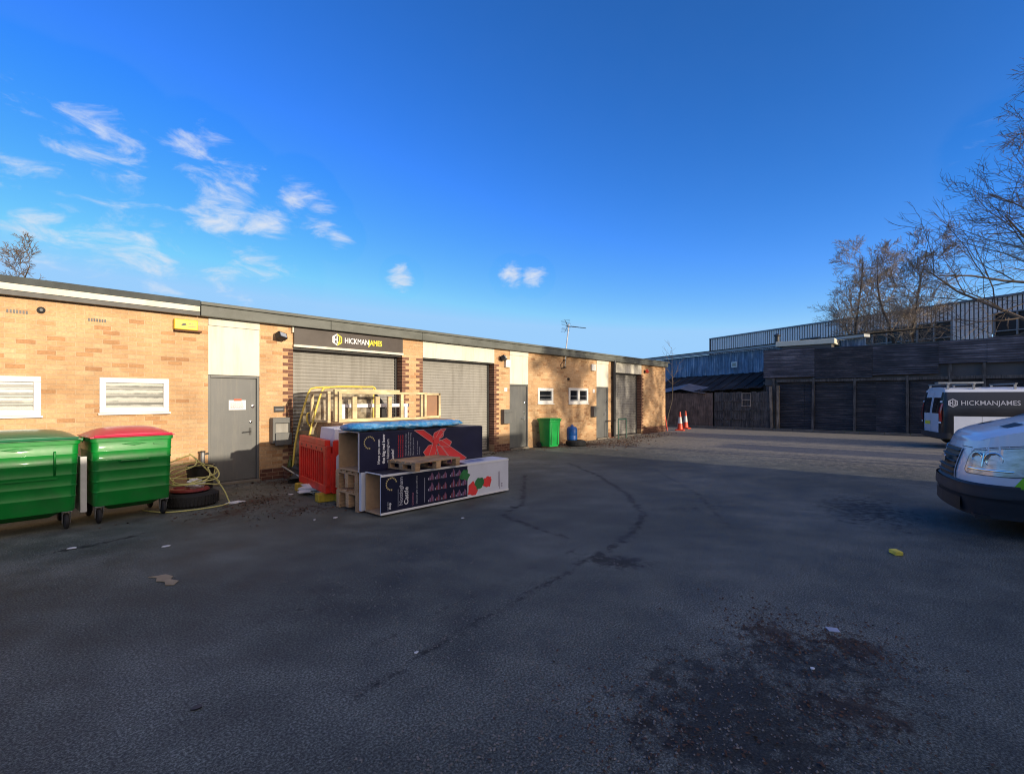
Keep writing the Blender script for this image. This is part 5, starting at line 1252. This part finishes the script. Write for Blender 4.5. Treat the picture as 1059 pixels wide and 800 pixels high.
for sg in (1, -1):
    lo = lambda u: .745+.03*max(0, (abs(u)-1.15)/.25)+(.03*(1-min(1, (abs(u)-.60)/.05)))
    hi = lambda u: 1.0+.10*min(1, max(0, (abs(u)-.60)/.75))-(.05*(1-min(1, (abs(u)-.60)/.06)))
    b = MB(); v.patch(b, sg*.60, sg*1.34, lo, hi, .003, 30, 10); hl = b.build('headlight', surf('lamp_reflector', (.50,.55,.62), .22, .45, 9, metal=.5, stretch=(1,1,3), coat=.8), nv, smooth=True)
    b = MB()
    for uu, rr_ in ((.76,.078),(.97,.088)):
        c_ = v.pt(sg*uu, .93, .004); p, n_ = v.plan(sg*uu); Rz = math.atan2(n_.y, n_.x)
        b.lathe([(rr_,-.01),(rr_,.002),(rr_*.93,.004),(rr_*.90,-.004),(rr_*.5,-.012),(.02,-.014)], 24, Matrix.Translation(c_) @ Matrix.Rotation(Rz,4,'Z') @ Matrix.Rotation(R(90),4,'Y'))
    b.build('lamp_bowl', M['chrome'], hl, smooth=True, angle=30)
    b = MB(); v.patch(b, sg*.65, sg*1.15, .79, lambda u: .815, .004, 20, 2, lambda t: .004*math.sin(math.pi*t)); v.patch(b, sg*.845, sg*.86, .84, 1.0, .01, 2, 4); b.build('indicator_strip', M['chrome'], hl, smooth=True)
    b = MB(); v.patch(b, sg*.595, sg*.603, lo, hi, .004, 1, 8); v.patch(b, sg*.60, sg*1.345, lambda u: lo(u)-.008, lo, .0035, 30, 1); v.patch(b, sg*.60, sg*1.345, hi, lambda u: hi(u)+.008, .0035, 30, 1); b.build('lamp_surround', M['black_plastic'], hl, smooth=True)
    b = MB(); v.patch(b, sg*1.30, sg*2.3, lambda u: .655, lambda u: min(.95, .66+max(0,(abs(u)-1.30))*1.6), .0022, 30, 5) if False else None
    # livery on the wing, behind the lamp, above the arch
    b = MB(); v.patch(b, sg*1.14, sg*1.75, lambda u: max(.605, (.34+math.sqrt(max(0, .43**2-(v.plan(u)[0].x+1.0)**2)) if abs(v.plan(u)[0].x+1.0) < .43 else .605)), lambda u: min(.99, .62+max(0, abs(u)-1.14)*1.6), .0025, 20, 6); b.build('green_livery', M['livery_green'], nv, smooth=True)
    b = MB(); v.patch(b, sg*.30, sg*1.5, lambda u: hi(u)+.022 if abs(u) > .6 else 1.045, lambda u: (hi(u)+.022 if abs(u) > .6 else 1.045)+.008, .004, 80, 1); b.build('bonnet_gap', M['black_plastic'], nv)
    b = MB()
    zb_ = lambda x: 1.10+(1.42-1.10)*(min(1, x/-1.08))**.8+.055
    for xa, xb_, ya, yb in ((-.42,-.60,.42,.62),): b.add([(xa, sg*ya, zb_(xa)+.006),(xa-.03, sg*yb, zb_(xa)-.004),(xb_, sg*yb, zb_(xb_)-.004),(xb_+.04, sg*ya, zb_(xb_)+.008)], [(0,1,2,3)])
    b.build('bonnet_vent', M['black_plastic'], nv)
b = MB(); b.add([(-.86,-.85,1.395),(-.86,.85,1.395),(-1.1,.85,1.50),(-1.1,-.85,1.50)], [(0,1,2,3)]); b.build('scuttle_panel', M['black_plastic'], nv)

# far van, rear three-quarter view
T2 = dict(dims=(4.75, .95, 1.97, .28, 1.08, .98, 1.22, -.78, -1.75), rad=.32, wf=.9, wr=3.95, ztrim=lambda u: .46)
v2, fv = build_van('panel_van', (23.55, -14.62, .05), R(-73.0), 'white panel van with black wrap lettered HICKMANJAMES parked before the dark shed', 'van', T2, {'paint': M['van_white'], 'trim': M['van_trim']})
sg = -1; Tt = v2.T
for sg in (1, -1):
    b = MB(); v2.patch(b, sg*v2.u_at(-2.3), sg*(v2.u_at(-4.6)), 1.02, 1.80, .003, 50, 10); v2.patch(b, sg*v2.u_at(-4.40), sg*(Tt-.66), .42, 1.80, .0035, 40, 10); b.build('black_wrap', M['van_black'], fv, smooth=True)
    b = MB(); v2.patch(b, sg*(Tt-.90), sg*(Tt-.77), .84, 1.42, .012, 6, 8, lambda t: .03*math.sin(math.pi*t)); b.build('tail_light', M['red_lens'], fv, smooth=True)
    b = MB()
    for z_ in (.78, 1.46): v2.patch(b, sg*(Tt-.88), sg*(Tt-.72), z_, z_+.055, .03, 4, 2)
    b.build('door_hinge', M['white_print'], fv)
b = MB(); v2.patch(b, -Tt+.10, -Tt+.68, 1.10, 1.62, .008, 10, 6); v2.patch(b, Tt-.68, Tt-.10, 1.10, 1.62, .008, 10, 6); b.build('rear_window', M['glass_dark'], fv, smooth=True)
b = MB(); v2.patch(b, -Tt+.002, -Tt+.012, .4, 1.8, .006, 1, 8); b.build('door_gap', M['black_plastic'], fv)
b = MB(); v2.patch(b, -Tt+.02, -Tt+1.1, .30, .48, .05, 20, 4); v2.patch(b, Tt-1.1, Tt-.02, .30, .48, .05, 20, 4); b.build('rear_bumper', M['van_trim'], fv, smooth=True)
b = MB(); v2.patch(b, Tt-.55, Tt-.05, .72, .83, .012, 6, 2); b.build('number_plate', M['yellow_print'], fv)
b = MB()
for x_ in (-2.0,-2.9,-3.9,-4.55): b.box(x_-.03,x_+.03,-.86,.86,2.04,2.075); b.box(x_-.03,x_+.03,-.80,-.76,1.9,2.04); b.box(x_-.03,x_+.03,.76,.80,1.9,2.04)
b.box(-4.75,-3.6,-.62,-.30,2.08,2.13); b.build('roof_bar', M['steel'], fv)
# lettering on the side that faces the yard (local -y side)
ys_ = -(.95-.14*((1.45-1.08)/(1.97-1.08))**1.4)-.008
upv = Vector((0, .09, 1)).normalized()
text('lettering', 'HICKMANJAMES', .205, (-4.27, ys_-.012, 1.38), (1,0,0), upv, M['grey_print'], fv, bold=.001, stretch=.98)
hexlogo(fv, (-4.47, ys_-.014, 1.445), .14, (1,0,0), upv, (0,-1,.09), (M['grey_print'], M['grey_print']))

# ------------------------------------------------------------------ trees
def tree(name, loc, label, seed, height, trunk_r, spread=.55, levels=4, first=.25, nb=(9,7,6,5), lean=(0,0), twig_r=.006, group=None, mat='twig', droop=.0, up=.35, fork=False, ang0=(.55,1.05)):
    rr = random.Random(seed); root = empty(name, loc, rr.uniform(0,6), label, 'tree', group)
    tk = MB(); cr = MB()
    def rv(): return Vector((rr.gauss(0,1), rr.gauss(0,1), rr.gauss(0,1))).normalized()
    def branch(p, d, L_, r, lv):
        n = 12 if lv == 0 else (5 if lv == 1 else (4 if lv == 2 else 3)); pts = [p.copy()]; dd = d.copy()
        wob = .15 if lv == 0 else .22
        for i in range(n):
            dd = (dd+rv()*wob+Vector((0,0,up*(.12 if lv else .25)))-Vector((0,0,droop*.1*lv))).normalized(); pts.append(pts[-1]+dd*L_/n)
        rend = r*.12 if lv == 0 else (r*.3 if lv < levels-1 else r*.5)
        rs = [r+(rend-r)*i/n for i in range(n+1)]
        (tk if lv == 0 else cr).tube(pts, rs, 9 if lv == 0 else (6 if lv == 1 else 3), cap=False)
        if lv >= levels: return
        k = nb[min(lv, len(nb)-1)]
        for j in range(k):
            t = (first if lv == 0 else .18)+(1-(first if lv == 0 else .18))*(j+rr.random())/k; t = min(.99, t)
            i = min(n-1, int(t*n)); q = pts[i].lerp(pts[i+1], t*n-i); ax = (pts[i+1]-pts[i]).normalized()
            sd = ax.cross(rv()).normalized(); ang = rr.uniform(*ang0) if lv == 0 else rr.uniform(.45, .95)
            nd = (ax*math.cos(ang)+sd*math.sin(ang)).normalized()
            ll = L_*(spread*(1.15-.75*t) if lv == 0 else rr.uniform(.42,.68)*(1.15-.5*t)); rad = max(twig_r, (r+(rend-r)*t)*(.5 if lv == 0 else .55))
            branch(q, nd, ll, rad, lv+1)
    branch(Vector((0,0,0)), Vector((lean[0], lean[1], 1)).normalized(), height, trunk_r, 0)
    if fork: branch(Vector((0,0,height*.12)), Vector((-.35, .2, 1)).normalized(), height*.85, trunk_r*.7, 0)
    tk.build('trunk', M['bark'], root, smooth=True); cr.build('crown', M[mat], root)
    return root
tree('bare_tree', (35.5,-15.7,0), 'large bare tree reaching in from the right edge over the dark shed', 21, 16.5, .30, .50, 4, .25, (22,9,7,4), twig_r=.010, up=.12, ang0=(.85,1.3))
tree('bare_tree', (44.0,-6.0,0), 'bare fine-twigged tree with one straight stem in front of the warehouse', 5, 12.8, .17, .34, 4, .35, (20,9,6,4), twig_r=.011, mat='twig_warm', up=.25)
tree('bare_tree', (43.5,-8.6,0), 'bare forked tree right of the straight-stemmed one before the warehouse', 8, 12.2, .18, .34, 4, .3, (18,9,6,4), twig_r=.011, mat='twig_warm', up=.3, fork=True)
tree('bare_sapling', (25.6,.9,0), 'thin bare sapling rising beside the end of the brick building', 14, 4.4, .045, .32, 2, .45, (9,5), lean=(.06,-.05), twig_r=.006)
tree('bare_tree', (1.5,29.4,0), 'bare tree behind the roof at the left edge', 33, 9.4, .16, .40, 4, .3, (12,8,6,4), twig_r=.012, up=.3)
# trees outside the frame on the right whose shadows fall on the far end of the building
for i, (x_, y_, h_, sd_, lb_) in enumerate([(16.6,-29,9.2,41,'tall bare tree nearest the outbuilding off to the right'),(18.6,-32,10.2,42,'bare tree behind the low outbuilding'),(20.8,-30,9.6,43,'bare tree at the right of the low outbuilding'),(22.8,-33,10.4,45,'slim bare tree between two others right of the outbuilding'),(25.0,-31,10,44,'bare tree furthest right near the boundary')]):
    tree('bare_tree', (x_, y_, 0), lb_, sd_, h_, .16, .36, 3, .52, (14,9,7), twig_r=.022, up=.3)

# ------------------------------------------------------------------ buildings behind the camera that shade the yard
SEL, SAZ = R(10.0), R(3.5)          # sun elevation; azimuth from -y towards +x
tanel = math.tan(SEL)/math.cos(SAZ)
yb = -17.0; hb = .50+tanel*17.0
nb_ = empty('neighbouring_unit', (-30, yb, 0), 0, 'low brick unit across the yard that shades it', 'building')
b = MB(); b.box(0, 30+13.35, -9, 0, 0, hb-.25); b.build('brick_wall', M['brick'], nb_)
b = MB(); b.box(-.1, 30+13.5, -9.1, .12, hb-.249, hb); b.build('roof', M['felt'], nb_)
for i in range(5):
    b = MB(); b.box(6+i*7, 8.8+i*7, -.02, .012, .02, 2.5); b.build('roller_shutter', M['shutter'], nb_)
ob = empty('added_outbuilding', (17.9, -17.6, 0), 0, 'unseen low brick outbuilding added to cast a shadow strip on the yard', 'building')
b = MB(); b.box(0, 1.6, -2.5, 0, 0, 2.2); b.build('brick_wall', M['brick'], ob)  # added block, sized for the shadow strip it throws across the yard
b = MB(); b.box(-.1, 1.7, -2.6, .1, 2.201, 2.3); b.build('roof', M['felt'], ob)
b = MB(); b.box(.4, 1.2, 0.002, .03, 0, 2.0); b.build('door', M['door_grey'], ob)

# ------------------------------------------------------------------ light, sky, camera
sd = bpy.data.lights.new('sun', 'SUN'); sd.energy = 5.0; sd.angle = R(.53); sd.color = (1.0, .86, .66)
so = bpy.data.objects.new('sun', sd); col.objects.link(so)
to_sun = Vector((math.sin(SAZ)*math.cos(SEL), -math.cos(SAZ)*math.cos(SEL), math.sin(SEL)))
so.rotation_euler = to_sun.to_track_quat('Z', 'Y').to_euler(); so.location = (10,-40,20)
wld = bpy.data.worlds.new('World'); scene.world = wld; wld.use_nodes = True
nt = wld.node_tree; nt.nodes.clear(); L = nt.links
out = N(nt, 'OutputWorld'); bg = N(nt, 'Background'); L.new(bg.outputs[0], out.inputs[0])
sky = N(nt, 'TexSky'); sky.sky_type = 'NISHITA'; sky.sun_disc = False; sky.sun_elevation = SEL
sky.sun_rotation = math.atan2(to_sun.x, to_sun.y); sky.altitude = 50; sky.air_density = 1.0; sky.dust_density = .25; sky.ozone_density = 3.0
hs = N(nt, 'HueSaturation'); hs.inputs['Saturation'].default_value = SKY_SAT; hs.inputs['Value'].default_value = SKY_VAL; hs.inputs['Hue'].default_value = SKY_HUE; L.new(sky.outputs[0], hs.inputs['Color'])
sc_ = N(nt, 'SeparateColor'); L.new(hs.outputs[0], sc_.inputs[0]); cc_ = N(nt, 'CombineColor')
for k, (g_, a_) in enumerate(((1.6,1.30),(1.1,.84),(1.4,1.0))):
    p_ = math_(nt, 'POWER', math_(nt, 'MULTIPLY', sc_.outputs[k], .15), g_); L.new(math_(nt, 'MINIMUM', math_(nt, 'MULTIPLY', p_, a_/.15), (.33,.62,.98)[k]/.15), cc_.inputs[k])
tc = N(nt, 'TexCoord'); dirv = tc.outputs['Generated']
mp = N(nt, 'Mapping'); mp.vector_type = 'POINT'; mp.inputs['Rotation'].default_value = (0, R(-28), R(0)); mp.inputs['Scale'].default_value = (5.0, 5.0, 13.0); L.new(dirv, mp.inputs[0])
cn = N(nt, 'TexNoise', i_Scale=2.4, i_Detail=10.0, i_Roughness=.62, i_Distortion=.5); L.new(mp.outputs[0], cn.inputs['Vector'])
CL = [((.065,.946,.317),.12,.85),((.103,.937,.334),.09,.75),((.143,.923,.358),.09,.85),((.264,.893,.364),.07,.95),((.306,.893,.33),.075,1.25),((.364,.882,.30),.055,1.25),((.406,.845,.348),.05,1.0),((.438,.839,.322),.045,1.1),((.471,.832,.294),.035,.9),((.105,.956,.272),.11,.9),((.16,.96,.23),.10,.9),((.208,.954,.217),.09,.9),((.344,.913,.221),.09,.85),((.159,.952,.262),.09,.9),((.576,.784,.231),.03,1.2),((.73,.64,.24),.03,1.15),((.76,.605,.238),.03,1.15),((.943,-.074,.326),.06,.35)]
acc = None
for c, rad, g in CL:
    vd = N(nt, 'VectorMath', operation='DISTANCE'); L.new(dirv, vd.inputs[0]); vd.inputs[1].default_value = Vector(c).normalized()
    mr = N(nt, 'MapRange', i_1=rad*1.5, i_2=rad*.1, i_3=0.0, i_4=g); mr.interpolation_type = 'SMOOTHSTEP'; L.new(vd.outputs['Value'], mr.inputs[0])
    acc = mr.outputs[0] if acc is None else math_(nt, 'MAXIMUM', acc, mr.outputs[0])
dens = math_(nt, 'ADD', math_(nt, 'MULTIPLY', math_(nt, 'SUBTRACT', cn.outputs[0], .5), 3.6), math_(nt, 'SUBTRACT', acc, .68))
dens = math_(nt, 'MULTIPLY', dens, math_(nt, 'MINIMUM', math_(nt, 'MULTIPLY', acc, 4.0), 1.0))
mr = N(nt, 'MapRange', i_1=-.1, i_2=1.15, i_3=0.0, i_4=.92); mr.interpolation_type = 'SMOOTHSTEP'; L.new(dens, mr.inputs[0])
cs = N(nt, 'TexNoise', i_Scale=22.0, i_Detail=6.0); L.new(dirv, cs.inputs['Vector'])
cshade = mixc(nt, cs.outputs[0], (CLB*.66, CLB*.74, CLB*.90), (CLB*.98, CLB*.99, CLB*1.0))
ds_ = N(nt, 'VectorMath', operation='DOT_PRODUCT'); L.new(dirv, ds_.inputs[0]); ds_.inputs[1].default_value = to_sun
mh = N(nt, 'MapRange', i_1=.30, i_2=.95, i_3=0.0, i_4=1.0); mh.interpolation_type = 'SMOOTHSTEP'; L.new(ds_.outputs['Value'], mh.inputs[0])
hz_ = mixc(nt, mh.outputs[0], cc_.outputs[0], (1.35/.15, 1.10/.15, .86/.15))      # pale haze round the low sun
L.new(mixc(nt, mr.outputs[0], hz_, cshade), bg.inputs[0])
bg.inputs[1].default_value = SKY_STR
cam = bpy.data.cameras.new('camera'); cam.lens = 17.34; cam.sensor_width = 36; cam.shift_y = 11/1059; cam.clip_end = 2000; cam.clip_start = .05
co = bpy.data.objects.new('camera', cam); col.objects.link(co); co.location = (0, -10.35, 1.67); co.rotation_euler = (R(90), 0, math.atan2(-.7538, .6570))
scene.camera = co
scene.render.engine = 'CYCLES'; scene.cycles.filter_width = 1.1
scene.view_settings.view_transform = 'Standard'; scene.view_settings.look = 'None'; scene.view_settings.exposure = 0; scene.view_settings.gamma = 1
for pre, g in (('display_box','printed display boxes lying stacked'),('letter_box','grey letter boxes on the facade'),('floodlight','floodlights on the facade'),('number_plaque','white number plaques'),('timber_crate','timber crates under the upper display box'),('bare_tree','bare winter trees'),('paper_scrap','litter scraps on the ground'),('car_tyre','loose car tyres'),('white_rag','white rags'),('alarm_box','alarm boxes on the facade')):
    for o in scene.objects:
        if o.parent is None and o.name.split('.')[0] == pre: o['group'] = g
